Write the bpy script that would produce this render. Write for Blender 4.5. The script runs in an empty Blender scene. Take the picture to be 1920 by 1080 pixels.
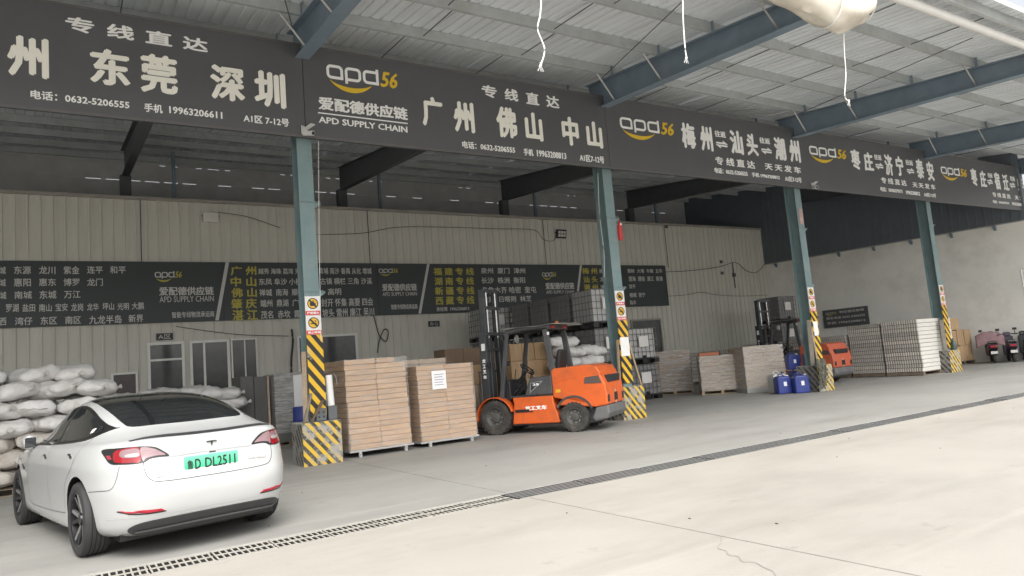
import bpy, bmesh, math, random
from mathutils import Vector, Matrix, noise
from mathutils.bvhtree import BVHTree
from mathutils.geometry import delaunay_2d_cdt
R = math.radians
random.seed(7)
sc = bpy.context.scene
col = sc.collection

# ------------------------------------------------------------------ camera
# X runs along the row of columns, Y into the shed, Z up; camera stands in the yard
F_PX, YAW, PITCH, ROLL, CAM_H = 1334.0, .569, .109, -.083, 1.404
_fw = Vector((math.sin(YAW)*math.cos(PITCH), math.cos(YAW)*math.cos(PITCH), math.sin(PITCH)))
_rt = Vector((math.cos(YAW), -math.sin(YAW), 0)); _up = _rt.cross(_fw)
_r2 = _rt*math.cos(ROLL) + _up*math.sin(ROLL); _u2 = _up*math.cos(ROLL) - _rt*math.sin(ROLL)
cam = bpy.data.cameras.new('camera'); cam_o = bpy.data.objects.new('camera', cam); col.objects.link(cam_o)
cam.sensor_width = 36; cam.lens = F_PX/1920*36; cam.clip_end = 2000; cam.clip_start = .05
m = Matrix.Identity(4)
for i in range(3):
    m[i][0] = _r2[i]; m[i][1] = _u2[i]; m[i][2] = -_fw[i]
m.translation = (0, 0, CAM_H)
cam_o.matrix_world = m
sc.camera = cam_o
def _ray(px, py): return _fw*F_PX + _r2*(px-960) - _u2*(py-540)
def at(px, py, Y):                     # survey helper: a point of the photograph on the upright plane at depth Y
    d = _ray(px, py); p = d*(Y/d.y); return Vector((p.x, Y, p.z+CAM_H))
def atx(px, py, X):
    d = _ray(px, py); p = d*(X/d.x); return Vector((X, p.y, p.z+CAM_H))
def gnd(px, py, z=0):
    d = _ray(px, py); p = d*((z-CAM_H)/d.z); return Vector((p.x, p.y, z))

# ------------------------------------------------------------------ light
SUN_EL, SUN_AZ = R(50), R(198)         # hazy sun high behind the camera
w = bpy.data.worlds.new('World'); sc.world = w; w.use_nodes = True
nt = w.node_tree; bg = nt.nodes['Background']
sky = nt.nodes.new('ShaderNodeTexSky'); sky.sky_type = 'NISHITA'; sky.sun_disc = False
sky.sun_elevation = SUN_EL; sky.sun_rotation = SUN_AZ
sky.air_density = 1.0; sky.dust_density = 6.0; sky.ozone_density = 1.0
hsv = nt.nodes.new('ShaderNodeHueSaturation'); hsv.inputs['Saturation'].default_value = .22
nt.links.new(sky.outputs[0], hsv.inputs['Color']); nt.links.new(hsv.outputs[0], bg.inputs[0])
bg.inputs[1].default_value = .15
sun = bpy.data.lights.new('sun', 'SUN'); sun.energy = .72; sun.angle = R(50); sun.color = (1, .97, .92)
so = bpy.data.objects.new('sun', sun); col.objects.link(so)
sd = Vector((math.sin(SUN_AZ)*math.cos(SUN_EL), math.cos(SUN_AZ)*math.cos(SUN_EL), math.sin(SUN_EL)))
so.rotation_euler = (-sd).to_track_quat('-Z', 'Y').to_euler()
so.location = (0, -10, 20)
sc.view_settings.view_transform = 'Standard'; sc.view_settings.look = 'None'
sc.view_settings.gamma = 1; sc.view_settings.use_curve_mapping = False
sc.view_settings.exposure = 1.15
sc.cycles.max_bounces = 7; sc.cycles.diffuse_bounces = 5; sc.cycles.glossy_bounces = 3; sc.cycles.transparent_max_bounces = 6

# ------------------------------------------------------------------ materials
MATS = {}
def mat(name, c, rough=.6, metal=0, var=.12, scale=3.0, bump=0.0, bscale=None, dirt=None, dirt_amt=0, dirt_scale=1.2, stretch=None, spec=.5, coat=0, orand=0):
    if name in MATS: return MATS[name]
    M = bpy.data.materials.new(name); M.use_nodes = True; n = M.node_tree; b = n.nodes['Principled BSDF']
    b.inputs['Roughness'].default_value = rough; b.inputs['Metallic'].default_value = metal
    b.inputs['Specular IOR Level'].default_value = spec; b.inputs['Coat Weight'].default_value = coat
    tc = n.nodes.new('ShaderNodeTexCoord'); vec = tc.outputs['Object']
    if stretch:
        mp = n.nodes.new('ShaderNodeMapping'); mp.inputs['Scale'].default_value = stretch
        n.links.new(vec, mp.inputs[0]); vec = mp.outputs[0]
    oi = n.nodes.new('ShaderNodeObjectInfo')
    nz = n.nodes.new('ShaderNodeTexNoise'); nz.inputs['Scale'].default_value = scale; nz.inputs['Detail'].default_value = 4
    nz.inputs['Roughness'].default_value = .65
    nz.noise_dimensions = '4D'
    mu = n.nodes.new('ShaderNodeMath'); mu.operation = 'MULTIPLY'; mu.inputs[1].default_value = 37
    n.links.new(oi.outputs['Random'], mu.inputs[0]); n.links.new(mu.outputs[0], nz.inputs['W'])
    n.links.new(vec, nz.inputs['Vector'])
    rmp = n.nodes.new('ShaderNodeMapRange'); rmp.inputs[1].default_value = .25; rmp.inputs[2].default_value = .75
    rmp.inputs[3].default_value = 1-var; rmp.inputs[4].default_value = 1+var
    n.links.new(nz.outputs[0], rmp.inputs[0])
    mx = n.nodes.new('ShaderNodeVectorMath'); mx.operation = 'SCALE'; mx.inputs[0].default_value = c[:3]
    if orand:                          # piece-to-piece tone, fixed per object
        r3 = n.nodes.new('ShaderNodeMapRange'); r3.inputs[3].default_value = 1-orand; r3.inputs[4].default_value = 1+orand*.7
        n.links.new(oi.outputs['Random'], r3.inputs[0]); m3 = n.nodes.new('ShaderNodeMath'); m3.operation = 'MULTIPLY'
        n.links.new(r3.outputs[0], m3.inputs[0]); n.links.new(rmp.outputs[0], m3.inputs[1]); n.links.new(m3.outputs[0], mx.inputs['Scale'])
    else: n.links.new(rmp.outputs[0], mx.inputs['Scale'])
    out = mx.outputs[0]
    if dirt:
        n2 = n.nodes.new('ShaderNodeTexNoise'); n2.inputs['Scale'].default_value = dirt_scale; n2.inputs['Detail'].default_value = 5
        n2.inputs['Roughness'].default_value = .7; n.links.new(vec, n2.inputs['Vector'])
        r2 = n.nodes.new('ShaderNodeMapRange'); r2.inputs[1].default_value = .48; r2.inputs[2].default_value = .72
        r2.inputs[3].default_value = 0; r2.inputs[4].default_value = dirt_amt
        n.links.new(n2.outputs[0], r2.inputs[0])
        mm = n.nodes.new('ShaderNodeMix'); mm.data_type = 'RGBA'; mm.inputs['B'].default_value = (*dirt[:3], 1)
        n.links.new(r2.outputs[0], mm.inputs['Factor']); n.links.new(out, mm.inputs['A']); out = mm.outputs['Result']
    n.links.new(out, b.inputs['Base Color'])
    if bump:
        nb = n.nodes.new('ShaderNodeTexNoise'); nb.inputs['Scale'].default_value = bscale or scale*6; nb.inputs['Detail'].default_value = 5
        n.links.new(vec, nb.inputs['Vector'])
        bp = n.nodes.new('ShaderNodeBump'); bp.inputs['Strength'].default_value = bump; bp.inputs['Distance'].default_value = .01
        n.links.new(nb.outputs[0], bp.inputs['Height']); n.links.new(bp.outputs[0], b.inputs['Normal'])
    MATS[name] = M; return M

def stripe_mat(name, ca, cb, period, ang, axis, worn, wear):
    # diagonal painted hazard stripes on the two axes given (0 x,1 y,2 z), paint chipped by noise
    M = bpy.data.materials.new(name); M.use_nodes = True; n = M.node_tree; b = n.nodes['Principled BSDF']
    b.inputs['Roughness'].default_value = .65
    tc = n.nodes.new('ShaderNodeTexCoord'); sp = n.nodes.new('ShaderNodeSeparateXYZ'); n.links.new(tc.outputs['Object'], sp.inputs[0])
    def mth(op, a, bb=None):
        k = n.nodes.new('ShaderNodeMath'); k.operation = op
        for i, q in enumerate((a, bb)):
            if q is None: continue
            if isinstance(q, (int, float)): k.inputs[i].default_value = q
            else: n.links.new(q, k.inputs[i])
        return k.outputs[0]
    s = mth('ADD', mth('MULTIPLY', sp.outputs[axis], math.cos(ang)), mth('MULTIPLY', sp.outputs[2], math.sin(ang)))
    s = mth('GREATER_THAN', mth('FRACT', mth('DIVIDE', s, period)), .5)
    mx = n.nodes.new('ShaderNodeMix'); mx.data_type = 'RGBA'; mx.inputs['A'].default_value = (*ca, 1); mx.inputs['B'].default_value = (*cb, 1)
    n.links.new(s, mx.inputs['Factor'])
    oi = n.nodes.new('ShaderNodeObjectInfo'); w4 = mth('MULTIPLY', oi.outputs['Random'], 41)
    nz = n.nodes.new('ShaderNodeTexNoise'); nz.noise_dimensions = '4D'; nz.inputs['Scale'].default_value = 5; nz.inputs['Detail'].default_value = 9; nz.inputs['Roughness'].default_value = .72
    n.links.new(tc.outputs['Object'], nz.inputs['Vector']); n.links.new(w4, nz.inputs['W'])
    r = n.nodes.new('ShaderNodeMapRange'); r.inputs[1].default_value = 1-wear-.05; r.inputs[2].default_value = 1-wear+.05
    n.links.new(nz.outputs[0], r.inputs[0])
    m2 = n.nodes.new('ShaderNodeMix'); m2.data_type = 'RGBA'; m2.inputs['B'].default_value = (*worn, 1)
    n.links.new(r.outputs[0], m2.inputs['Factor']); n.links.new(mx.outputs['Result'], m2.inputs['A'])
    n.links.new(m2.outputs['Result'], b.inputs['Base Color'])
    bp = n.nodes.new('ShaderNodeBump'); bp.inputs['Strength'].default_value = .4; bp.inputs['Distance'].default_value = .01
    n.links.new(nz.outputs[0], bp.inputs['Height']); n.links.new(bp.outputs[0], b.inputs['Normal'])
    return M

def film_mat(name, dens, c=(.75, .74, .72), stretch=(1.2, 1.2, 14)):
    # thin stretch film: mostly clear, milky where it is bunched
    M = bpy.data.materials.new(name); M.use_nodes = True; n = M.node_tree; b = n.nodes['Principled BSDF']
    b.inputs['Base Color'].default_value = (*c, 1); b.inputs['Roughness'].default_value = .22
    tc = n.nodes.new('ShaderNodeTexCoord'); mp = n.nodes.new('ShaderNodeMapping'); mp.inputs['Scale'].default_value = stretch
    n.links.new(tc.outputs['Object'], mp.inputs[0])
    oi = n.nodes.new('ShaderNodeObjectInfo'); mu = n.nodes.new('ShaderNodeMath'); mu.operation = 'MULTIPLY'; mu.inputs[1].default_value = 31
    n.links.new(oi.outputs['Random'], mu.inputs[0])
    nz = n.nodes.new('ShaderNodeTexNoise'); nz.noise_dimensions = '4D'; nz.inputs['Scale'].default_value = 2.5; nz.inputs['Detail'].default_value = 7; nz.inputs['Roughness'].default_value = .6
    nz.inputs['Distortion'].default_value = .8
    n.links.new(mp.outputs[0], nz.inputs['Vector']); n.links.new(mu.outputs[0], nz.inputs['W'])
    r = n.nodes.new('ShaderNodeMapRange'); r.inputs[1].default_value = .42; r.inputs[2].default_value = .72; r.inputs[3].default_value = dens*.25; r.inputs[4].default_value = dens
    n.links.new(nz.outputs[0], r.inputs[0]); n.links.new(r.outputs[0], b.inputs['Alpha'])
    bp = n.nodes.new('ShaderNodeBump'); bp.inputs['Strength'].default_value = .7; bp.inputs['Distance'].default_value = .03
    n.links.new(nz.outputs[0], bp.inputs['Height']); n.links.new(bp.outputs[0], b.inputs['Normal'])
    return M

M_sheet  = mat('roof_sheet_white', (.76, .80, .83), .5, 0, .07, 1.3, dirt=(.52, .54, .55), dirt_amt=.5, dirt_scale=.9, stretch=(3, .35, 1))
M_purlin = mat('purlin_galvanised', (.44, .465, .465), .5, .1, .12, 4, dirt=(.32, .31, .28), dirt_amt=.5)
M_steel  = mat('steel_blue_grey', (.185, .245, .30), .5, 0, .14, 2.5, dirt=(.25, .27, .28), dirt_amt=.4)
M_teal   = mat('steel_teal', (.165, .245, .25), .45, 0, .12, 2.5, dirt=(.26, .29, .28), dirt_amt=.55, dirt_scale=2.4)
M_dark   = mat('dark_steel', (.10, .108, .115), .5, 0, .15, 4)
M_clad   = mat('cladding_cream', (.62, .61, .545), .5, 0, .06, 1.2, dirt=(.32, .31, .27), dirt_amt=.35, dirt_scale=.9, stretch=(2, 1, .35))
M_cladlo = mat('cladding_seam', (.14, .135, .115), .6)
M_trim   = mat('trim_grey', (.33, .31, .27), .5, 0, .15, 3)
M_plaster= mat('plaster', (.86, .85, .80), .8, 0, .05, 1.0, bump=.15, bscale=14, dirt=(.44, .42, .37), dirt_amt=.35, dirt_scale=.5)
M_slate  = mat('slate_cladding', (.12, .14, .16), .5, 0, .08, 2)
M_vinyl  = mat('sign_vinyl', (.098, .100, .106), .42, 0, .06, 1.5)
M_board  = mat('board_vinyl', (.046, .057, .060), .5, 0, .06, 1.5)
M_letter = mat('letter_white', (.90, .885, .80), .5, 0, .04, 5)
M_letterw= mat('letter_pure', (.90, .90, .88), .5, 0, .04, 5)
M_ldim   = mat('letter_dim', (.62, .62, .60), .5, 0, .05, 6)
M_yell   = mat('letter_yellow', (.74, .50, .035), .5, 0, .05, 5)
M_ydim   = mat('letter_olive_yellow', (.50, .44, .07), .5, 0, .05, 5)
M_white  = mat('white_paint', (.72, .72, .70), .45, 0, .06, 4)
M_alu    = mat('white_aluminium', (.78, .78, .75), .4, 0, .08, 5)
M_black  = mat('black_plastic', (.018, .018, .02), .45, 0, .15, 6)
M_rubber = mat('rubber', (.030, .029, .028), .8, 0, .25, 9, bump=.3, dirt=(.10, .095, .085), dirt_amt=.5, dirt_scale=6)
M_cable  = mat('cable_black', (.03, .03, .03), .6)
M_rope   = mat('rope_white', (.72, .72, .70), .7, 0, .1, 30)
M_red    = mat('red_paint', (.55, .035, .04), .5, 0, .1, 5)
M_redcap = mat('red_caption', (.62, .06, .05), .5, 0, .08, 8)
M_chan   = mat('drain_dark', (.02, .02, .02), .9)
M_galv   = mat('galvanised', (.38, .38, .37), .4, .5, .15, 6)
M_grate  = mat('grate_steel', (.16, .155, .145), .6, .2, .25, 8)
M_glassd = mat('window_glass_dark', (.085, .09, .092), .06, 0, .3, 2, spec=.6)
M_wood   = mat('raw_wood', (.33, .25, .17), .8, 0, .25, 5, bump=.3, stretch=(1, 1, 6))
M_conc   = mat('block_concrete', (.36, .35, .32), .85, 0, .22, 5, bump=.5, bscale=20, dirt=(.22, .21, .19), dirt_amt=.6, dirt_scale=4)

# ------------------------------------------------------------------ mesh helpers
class MB:
    def __init__(s): s.v = []; s.f = []; s.mi = []
    def add(s, vs, fs, M=None, mi=0):
        o = len(s.v)
        s.v += [tuple(M @ Vector(p)) if M else tuple(p) for p in vs]
        s.f += [tuple(o+i for i in f) for f in fs]; s.mi += [mi]*len(fs)
    def box(s, x0, x1, y0, y1, z0, z1, M=None, mi=0):
        s.add([(x0,y0,z0),(x1,y0,z0),(x1,y1,z0),(x0,y1,z0),(x0,y0,z1),(x1,y0,z1),(x1,y1,z1),(x0,y1,z1)],
              [(0,3,2,1),(4,5,6,7),(0,1,5,4),(1,2,6,5),(2,3,7,6),(3,0,4,7)], M, mi); return s
    def prism(s, poly, lo, hi, axis='y', mi=0, M=None):
        # poly in the other two axes (x,z) for y, (y,z) for x, (x,y) for z
        def pt(a, b, c): return {'y': (a, c, b), 'x': (c, a, b), 'z': (a, b, c)}[axis]
        n = len(poly); vs = [pt(a, b, lo) for a, b in poly]+[pt(a, b, hi) for a, b in poly]
        fs = [tuple(range(n)), tuple(range(2*n-1, n-1, -1))]+[(i, i+n, (i+1) % n+n, (i+1) % n) for i in range(n)]
        s.add(vs, fs, M, mi); return s
    def cyl(s, p0, p1, r0, r1=None, n=14, mi=0, cap=True):
        p0 = Vector(p0); p1 = Vector(p1); r1 = r0 if r1 is None else r1
        q = (p1-p0).to_track_quat('Z', 'Y'); vs = []
        for p, r in ((p0, r0), (p1, r1)):
            for k in range(n):
                a = 2*math.pi*k/n; vs.append(p+q @ Vector((r*math.cos(a), r*math.sin(a), 0)))
        fs = [(k, (k+1) % n, (k+1) % n+n, k+n) for k in range(n)]
        if cap: fs += [tuple(range(n-1, -1, -1)), tuple(range(n, 2*n))]
        s.add(vs, fs, None, mi); return s
    def tube(s, pts, r, n=8, mi=0):
        pts = [Vector(p) for p in pts]; vs = []; N = len(pts)
        for i, p in enumerate(pts):
            t = (pts[min(i+1, N-1)]-pts[max(i-1, 0)]).normalized(); q = t.to_track_quat('Z', 'Y')
            rr = r[i] if isinstance(r, (list, tuple)) else r
            for k in range(n):
                a = 2*math.pi*k/n; vs.append(p+q @ Vector((rr*math.cos(a), rr*math.sin(a), 0)))
        fs = [(i*n+k, i*n+(k+1) % n, (i+1)*n+(k+1) % n, (i+1)*n+k) for i in range(N-1) for k in range(n)]
        fs += [tuple(range(n-1, -1, -1)), tuple(range((N-1)*n, N*n))]
        s.add(vs, fs, None, mi); return s
    def lathe(s, prof, n=28, M=None, mi=0):
        # prof: (r, h) revolved about local x axis: h along x
        vs = []
        for r, h in prof:
            for k in range(n):
                a = 2*math.pi*k/n; vs.append((h, r*math.cos(a), r*math.sin(a)))
        fs = [(i*n+k, i*n+(k+1) % n, (i+1)*n+(k+1) % n, (i+1)*n+k) for i in range(len(prof)-1) for k in range(n)]
        s.add(vs, fs, M, mi); return s
    def mesh(s, name, mats, smooth=False, fix=True):
        me = bpy.data.meshes.new(name); me.from_pydata(s.v, [], s.f)
        for M in (mats if isinstance(mats, (list, tuple)) else [mats]): me.materials.append(M)
        for i, p in enumerate(me.polygons): p.material_index = s.mi[i]
        if fix:
            b = bmesh.new(); b.from_mesh(me); bmesh.ops.recalc_face_normals(b, faces=b.faces); b.to_mesh(me); b.free()
        if smooth: sm(me, 40 if smooth is True else smooth)
        me.update(); return me
    def build(s, name, mats, parent=None, loc=(0, 0, 0), rz=0, smooth=False, bevel=0, seg=2, fix=True):
        return link(name, s.mesh(name, mats, smooth, fix), parent, loc, rz, bevel, seg)
def sm(me, deg=40):
    me.polygons.foreach_set('use_smooth', [True]*len(me.polygons))
    b = bmesh.new(); b.from_mesh(me); L = R(deg)
    for e in b.edges: e.smooth = not (len(e.link_faces) == 2 and e.calc_face_angle(0) > L)
    b.to_mesh(me); b.free()
def link(name, me, parent=None, loc=(0, 0, 0), rz=0, bevel=0, seg=2):
    o = bpy.data.objects.new(name, me); col.objects.link(o); o.parent = parent; o.location = loc
    o.rotation_euler = rz if isinstance(rz, (tuple, list)) else (0, 0, rz)
    if bevel:
        md = o.modifiers.new('bevel', 'BEVEL'); md.width = bevel; md.segments = seg; md.limit_method = 'ANGLE'; md.angle_limit = R(35)
    return o
def tag(o, label=None, cat=None, group=None, kind=None):
    if label: o['label'] = label
    if cat: o['category'] = cat
    if group: o['group'] = group
    if kind: o['kind'] = kind
    return o
def empty(name, loc=(0, 0, 0), rz=0, label=None, cat=None, group=None):
    o = bpy.data.objects.new(name, None); col.objects.link(o); o.location = loc; o.rotation_euler = (0, 0, rz)
    o.empty_display_size = .2
    return tag(o, label, cat, group)
def copy_tree(o, parent=None):
    c = o.copy(); col.objects.link(c); c.parent = parent
    for ch in o.children: copy_tree(ch, c)
    return c
def baked(o):
    # evaluate modifiers into plain mesh data
    dg = bpy.context.evaluated_depsgraph_get(); me = bpy.data.meshes.new_from_object(o.evaluated_get(dg))
    o.modifiers.clear(); o.data = me; return o
def wob(p, f, a):
    return noise.noise(Vector(p)*f)*a
def catmull(ctrl, n):
    # dense samples of a Catmull-Rom spline through tuples
    out = []; N = len(ctrl)
    for i in range(N-1):
        p0 = ctrl[max(i-1, 0)]; p1 = ctrl[i]; p2 = ctrl[i+1]; p3 = ctrl[min(i+2, N-1)]
        for k in range(n):
            t = k/n
            out.append(tuple(.5*((2*b)+(-a+c)*t+(2*a-5*b+4*c-d)*t*t+(-a+3*b-3*c+d)*t**3) for a, b, c, d in zip(p0, p1, p2, p3)))
    out.append(tuple(ctrl[-1])); return out

# ------------------------------------------------------------------ lettering
_tcache = {}
def text_mesh(s, bold=0.0, ext=.0, shear=0.0):
    k = (s, bold, ext, shear)
    if k not in _tcache:
        cu = bpy.data.curves.new('lettering', 'FONT'); cu.body = s; cu.offset = bold; cu.extrude = ext; cu.shear = shear; cu.resolution_u = 2
        o = bpy.data.objects.new('lettering', cu); col.objects.link(o)
        dg = bpy.context.evaluated_depsgraph_get(); me = bpy.data.meshes.new_from_object(o.evaluated_get(dg))
        bpy.data.objects.remove(o); bpy.data.curves.remove(cu)
        xs = [v.co.x for v in me.vertices]; ys = [v.co.y for v in me.vertices]
        _tcache[k] = (me, min(xs), max(xs), min(ys), max(ys))
    return _tcache[k]
def text_fit(s, x0, x1, z0, z1, y, Mt, parent, bold=.0, name='lettering', depth=.012, shear=0.0):
    # lettering on an upright face looking along -Y, fitted to the rectangle x0..x1, z0..z1 (parent space);
    # heavy type = the glyphs laid a few times with small shifts, each a hair behind the last
    me0, a, b, c, d = text_mesh(s, 0, .02, shear)
    bw = bold*1.0
    offs = [(0, 0)] if not bold else [(0, 0), (bw, 0), (-bw, 0), (0, bw*.7), (0, -bw*.7), (bw*.7, bw*.5), (-bw*.7, -bw*.5)]
    a -= bw; b += bw; c -= bw*.7; d += bw*.7
    sx = (x1-x0)/(b-a); sz = (z1-z0)/(d-c); mb = MB(); n = len(me0.vertices)
    fs = [tuple(p.vertices) for p in me0.polygons]
    for k, (ox, oz) in enumerate(offs):
        dd = depth*(1-.06*k)
        mb.add([(x0+(v.co.x+ox-a)*sx, y-(dd if v.co.z > 0 else 0), z0+(v.co.y+oz-c)*sz) for v in me0.vertices],
               [f for f in fs if not all(me0.vertices[i].co.z < 0 for i in f)])
    return link(name, mb.mesh(name, Mt, fix=False), parent)
def px_text(s, L, T, Rr, B, Y, Mt, parent, bold=.0, off=(0, 0, 0), depth=.012):
    # L,T = left end top in the photograph; Rr,B = right end bottom, both on the plane Y
    a = at(L, T, Y); b = at(Rr, B, Y); o = Vector(off)
    return text_fit(s, a.x-o.x, b.x-o.x, b.z-o.z, a.z-o.z, Y-o.y, Mt, parent, bold, depth=depth)
# ================================================================== the setting
def ground_mat(name, base, stain):
    M = bpy.data.materials.new(name); M.use_nodes = True; n = M.node_tree; b = n.nodes['Principled BSDF']
    b.inputs['Roughness'].default_value = .72
    gm = n.nodes.new('ShaderNodeNewGeometry')
    def nz(scale, det, st=None, rg=.6):
        v = gm.outputs['Position']
        if st:
            mp = n.nodes.new('ShaderNodeMapping'); mp.inputs['Scale'].default_value = st; n.links.new(v, mp.inputs[0]); v = mp.outputs[0]
        k = n.nodes.new('ShaderNodeTexNoise'); k.inputs['Scale'].default_value = scale; k.inputs['Detail'].default_value = det; k.inputs['Roughness'].default_value = rg
        n.links.new(v, k.inputs['Vector']); return k.outputs[0]
    def rng(x, a, bb, c, d):
        k = n.nodes.new('ShaderNodeMapRange'); k.inputs[1].default_value = a; k.inputs[2].default_value = bb; k.inputs[3].default_value = c; k.inputs[4].default_value = d
        n.links.new(x, k.inputs[0]); return k.outputs[0]
    def mix(f, a, c):
        k = n.nodes.new('ShaderNodeMix'); k.data_type = 'RGBA'; n.links.new(f, k.inputs['Factor'])
        for key, q in (('A', a), ('B', c)):
            if isinstance(q, tuple): k.inputs[key].default_value = (*q, 1)
            else: n.links.new(q, k.inputs[key])
        return k.outputs['Result']
    c1 = mix(rng(nz(.35, 5), .35, .65, 0, 1), base, tuple(x*.90 for x in base))
    c2 = mix(rng(nz(.8, 8, (.35, 1.0, 1), .7), .48, .72, 0, .75), c1, stain)          # swept, streaky dirt
    c3 = mix(rng(nz(2.2, 9, None, .75), .60, .72, 0, .45), c2, tuple(x*.6 for x in stain))   # oil spots
    c4 = mix(rng(nz(60, 3), .3, .7, 0, .14), c3, tuple(x*.5 for x in base))          # grain
    c4 = mix(rng(nz(.55, 7, (.18, 1.3, 1), .65), .55, .70, 0, .35), c4, tuple(x*.8 for x in stain))   # long scuffed tracks
    c5 = mix(rng(nz(1.3, 6, (.12, 1.6, 1), .6), .58, .7, 0, .28), c4, tuple(min(1, x*1.25) for x in base))  # pale scuffs
    n.links.new(c5, b.inputs['Base Color'])
    bp = n.nodes.new('ShaderNodeBump'); bp.inputs['Strength'].default_value = .18; bp.inputs['Distance'].default_value = .01
    n.links.new(nz(35, 6), bp.inputs['Height']); n.links.new(bp.outputs[0], b.inputs['Normal'])
    n.links.new(rng(nz(1.1, 6), .3, .7, .55, .85), b.inputs['Roughness'])
    return M
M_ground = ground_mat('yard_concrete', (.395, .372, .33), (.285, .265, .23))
M_floor  = ground_mat('shed_concrete_shaded', (.305, .30, .28), (.215, .21, .195))  # same concrete as the yard, shade under the roof put into darker colours
g = MB(); g.add([(-300, -300, -.30), (300, -300, -.30), (300, 300, -.30), (-300, 300, -.30)], [(0, 1, 2, 3)])
ground = tag(g.build('ground', M_ground), kind='structure')
xs = [-26, -6.2, 4.2, 16.6, 29.0, 44]
DY0, DY1 = 6.58, 7.02
def slab(x0, x1, y0, y1, M):
    b = MB().box(x0+.006, x1-.006, y0+.006, y1-.006, -.28, 0)
    return b.build('concrete_slab', M, ground, bevel=.006, seg=1)
for i in range(len(xs)-1):
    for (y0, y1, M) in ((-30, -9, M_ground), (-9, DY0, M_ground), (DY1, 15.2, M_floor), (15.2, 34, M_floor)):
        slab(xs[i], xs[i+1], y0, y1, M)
# dirt packed in the slab joints
M_joint = mat('joint_dirt', (.21, .19, .165), .9, var=.35, scale=6)
for x in xs[1:-1]:
    jf = MB(); jf.box(x-.0055, x+.0055, -29.9, DY0-.03, -.02, -.0005); jf.box(x-.0055, x+.0055, DY1+.03, 33.9, -.02, -.0005); jf.build('joint_filler', M_joint, ground)
# hairline crack in the yard slab
cr = MB(); pts = []
for k in range(60):
    t = k/59; x = 4.19-.62*t-.10*math.sin(t*5)+wob((t*6, 0, 3), 1.5, .05); y = 3.95-.95*t+wob((t*7, 5, 0), 1.3, .03)
    pts.append((x, y, .003+.003*abs(noise.noise((t*20, 1, 1)))))
for a, b_ in zip(pts, pts[1:]):
    cr.add([(a[0]-a[2], a[1], .003), (a[0]+a[2], a[1], .003), (b_[0]+b_[2], b_[1], .003), (b_[0]-b_[2], b_[1], .003)], [(0, 1, 2, 3)])
cr.build('crack', mat('crack_dirt', (.29, .265, .225), .9, var=.3, scale=20), ground)
# litter specks on the yard
sp = MB(); rs = random.Random(3)
for k in range(34):
    x = rs.uniform(1.5, 14); y = rs.uniform(1.5, 11.5); s = rs.uniform(.004, .012)
    sp.box(-s, s, -s*.6, s*.6, 0, .006, Matrix.Translation((x, y, .001)) @ Matrix.Rotation(rs.uniform(0, 3), 4, 'Z'))
tag(sp.build('grit', mat('grit', (.13, .11, .09), .9, var=.5, scale=1)), 'scattered grit and leaf specks on the concrete yard', 'grit', kind='stuff')

# drain along the drip line
drain = tag(MB().box(-26, 44, DY0-.02, DY1+.02, -.29, -.27).build('drain_channel', M_chan), kind='structure')
rim = MB(); rim.box(-26, 44, DY0-.02, DY0+.014, -.06, -.002); rim.box(-26, 44, DY1-.014, DY1+.02, -.06, -.002)
rim.build('drain_rim', M_conc, drain)
M_cover = mat('cover_composite', (.35, .335, .295), .8, 0, .2, 9, dirt=(.24, .22, .19), dirt_amt=.5, dirt_scale=5)
cv = MB(); L = .488; W = DY1-DY0-.04
for y0, y1 in ((0, .035), (W/2-.016, W/2+.016), (W-.035, W)):
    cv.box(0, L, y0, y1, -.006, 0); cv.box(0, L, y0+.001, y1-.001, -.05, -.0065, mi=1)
for row, (y0, y1) in enumerate(((.0351, W/2-.0161), (W/2+.0161, W-.0351))):
    nb = 9
    for k in range(nb+1):
        x = .002+k*(L-.022)/nb
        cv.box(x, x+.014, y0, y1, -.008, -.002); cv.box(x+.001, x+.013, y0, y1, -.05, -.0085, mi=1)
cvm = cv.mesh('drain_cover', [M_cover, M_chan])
for k in range(14):
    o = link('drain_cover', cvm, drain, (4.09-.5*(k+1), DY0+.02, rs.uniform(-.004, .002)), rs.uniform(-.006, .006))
gr = MB(); L2 = .985
for k in range(6):
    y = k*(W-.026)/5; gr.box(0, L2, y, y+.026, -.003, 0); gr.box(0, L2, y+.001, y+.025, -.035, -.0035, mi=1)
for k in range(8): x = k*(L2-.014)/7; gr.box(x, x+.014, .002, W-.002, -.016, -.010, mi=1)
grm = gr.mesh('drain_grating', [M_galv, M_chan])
for k in range(30):
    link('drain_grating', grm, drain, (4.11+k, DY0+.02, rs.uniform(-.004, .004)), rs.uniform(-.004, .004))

# ------------------------------------------------------------------ roof
ZS = lambda Y: 8.05+.11*(Y-11.83)       # underside of the sheeting
Y_EAVE, Y_BACK, X_L, X_R = 5.50, 27.2, -24.0, 38.0
roof = empty('canopy_roof', (0, 0, 0), 0, 'shed roof of white ribbed sheets on purlins and blue grey rafters', 'roof')
SW = .84; prof = []
for k in range(4):
    x = k*.21; prof += [(x, 0), (x+.145, 0), (x+.16, .028), (x+.195, .028)]
prof.append((SW, 0))
rsm = MB(); ys = [Y_EAVE, 9, 12.4, 17, 23, Y_BACK]
vs = [(x, y, ZS(y)+z+.004) for y in ys for x, z in prof]; n = len(prof)
rsm.add(vs, [(j*n+i, j*n+i+1, (j+1)*n+i+1, (j+1)*n+i) for j in range(len(ys)-1) for i in range(n-1)])
me = rsm.mesh('roof_sheet', M_sheet, fix=False)
x = X_L; k = 0
while x < X_R:
    link('roof_sheet', me, roof, (x, rs.uniform(-.03, .03), .0015*(k % 2))); x += SW-.001; k += 1
PUR = [5.80, 7.42, 8.88, 10.34, 11.85, 13.5, 15.0, 16.5, 18.0, 19.5, 21.0, 22.5, 24.0, 25.5, 26.9]
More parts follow.
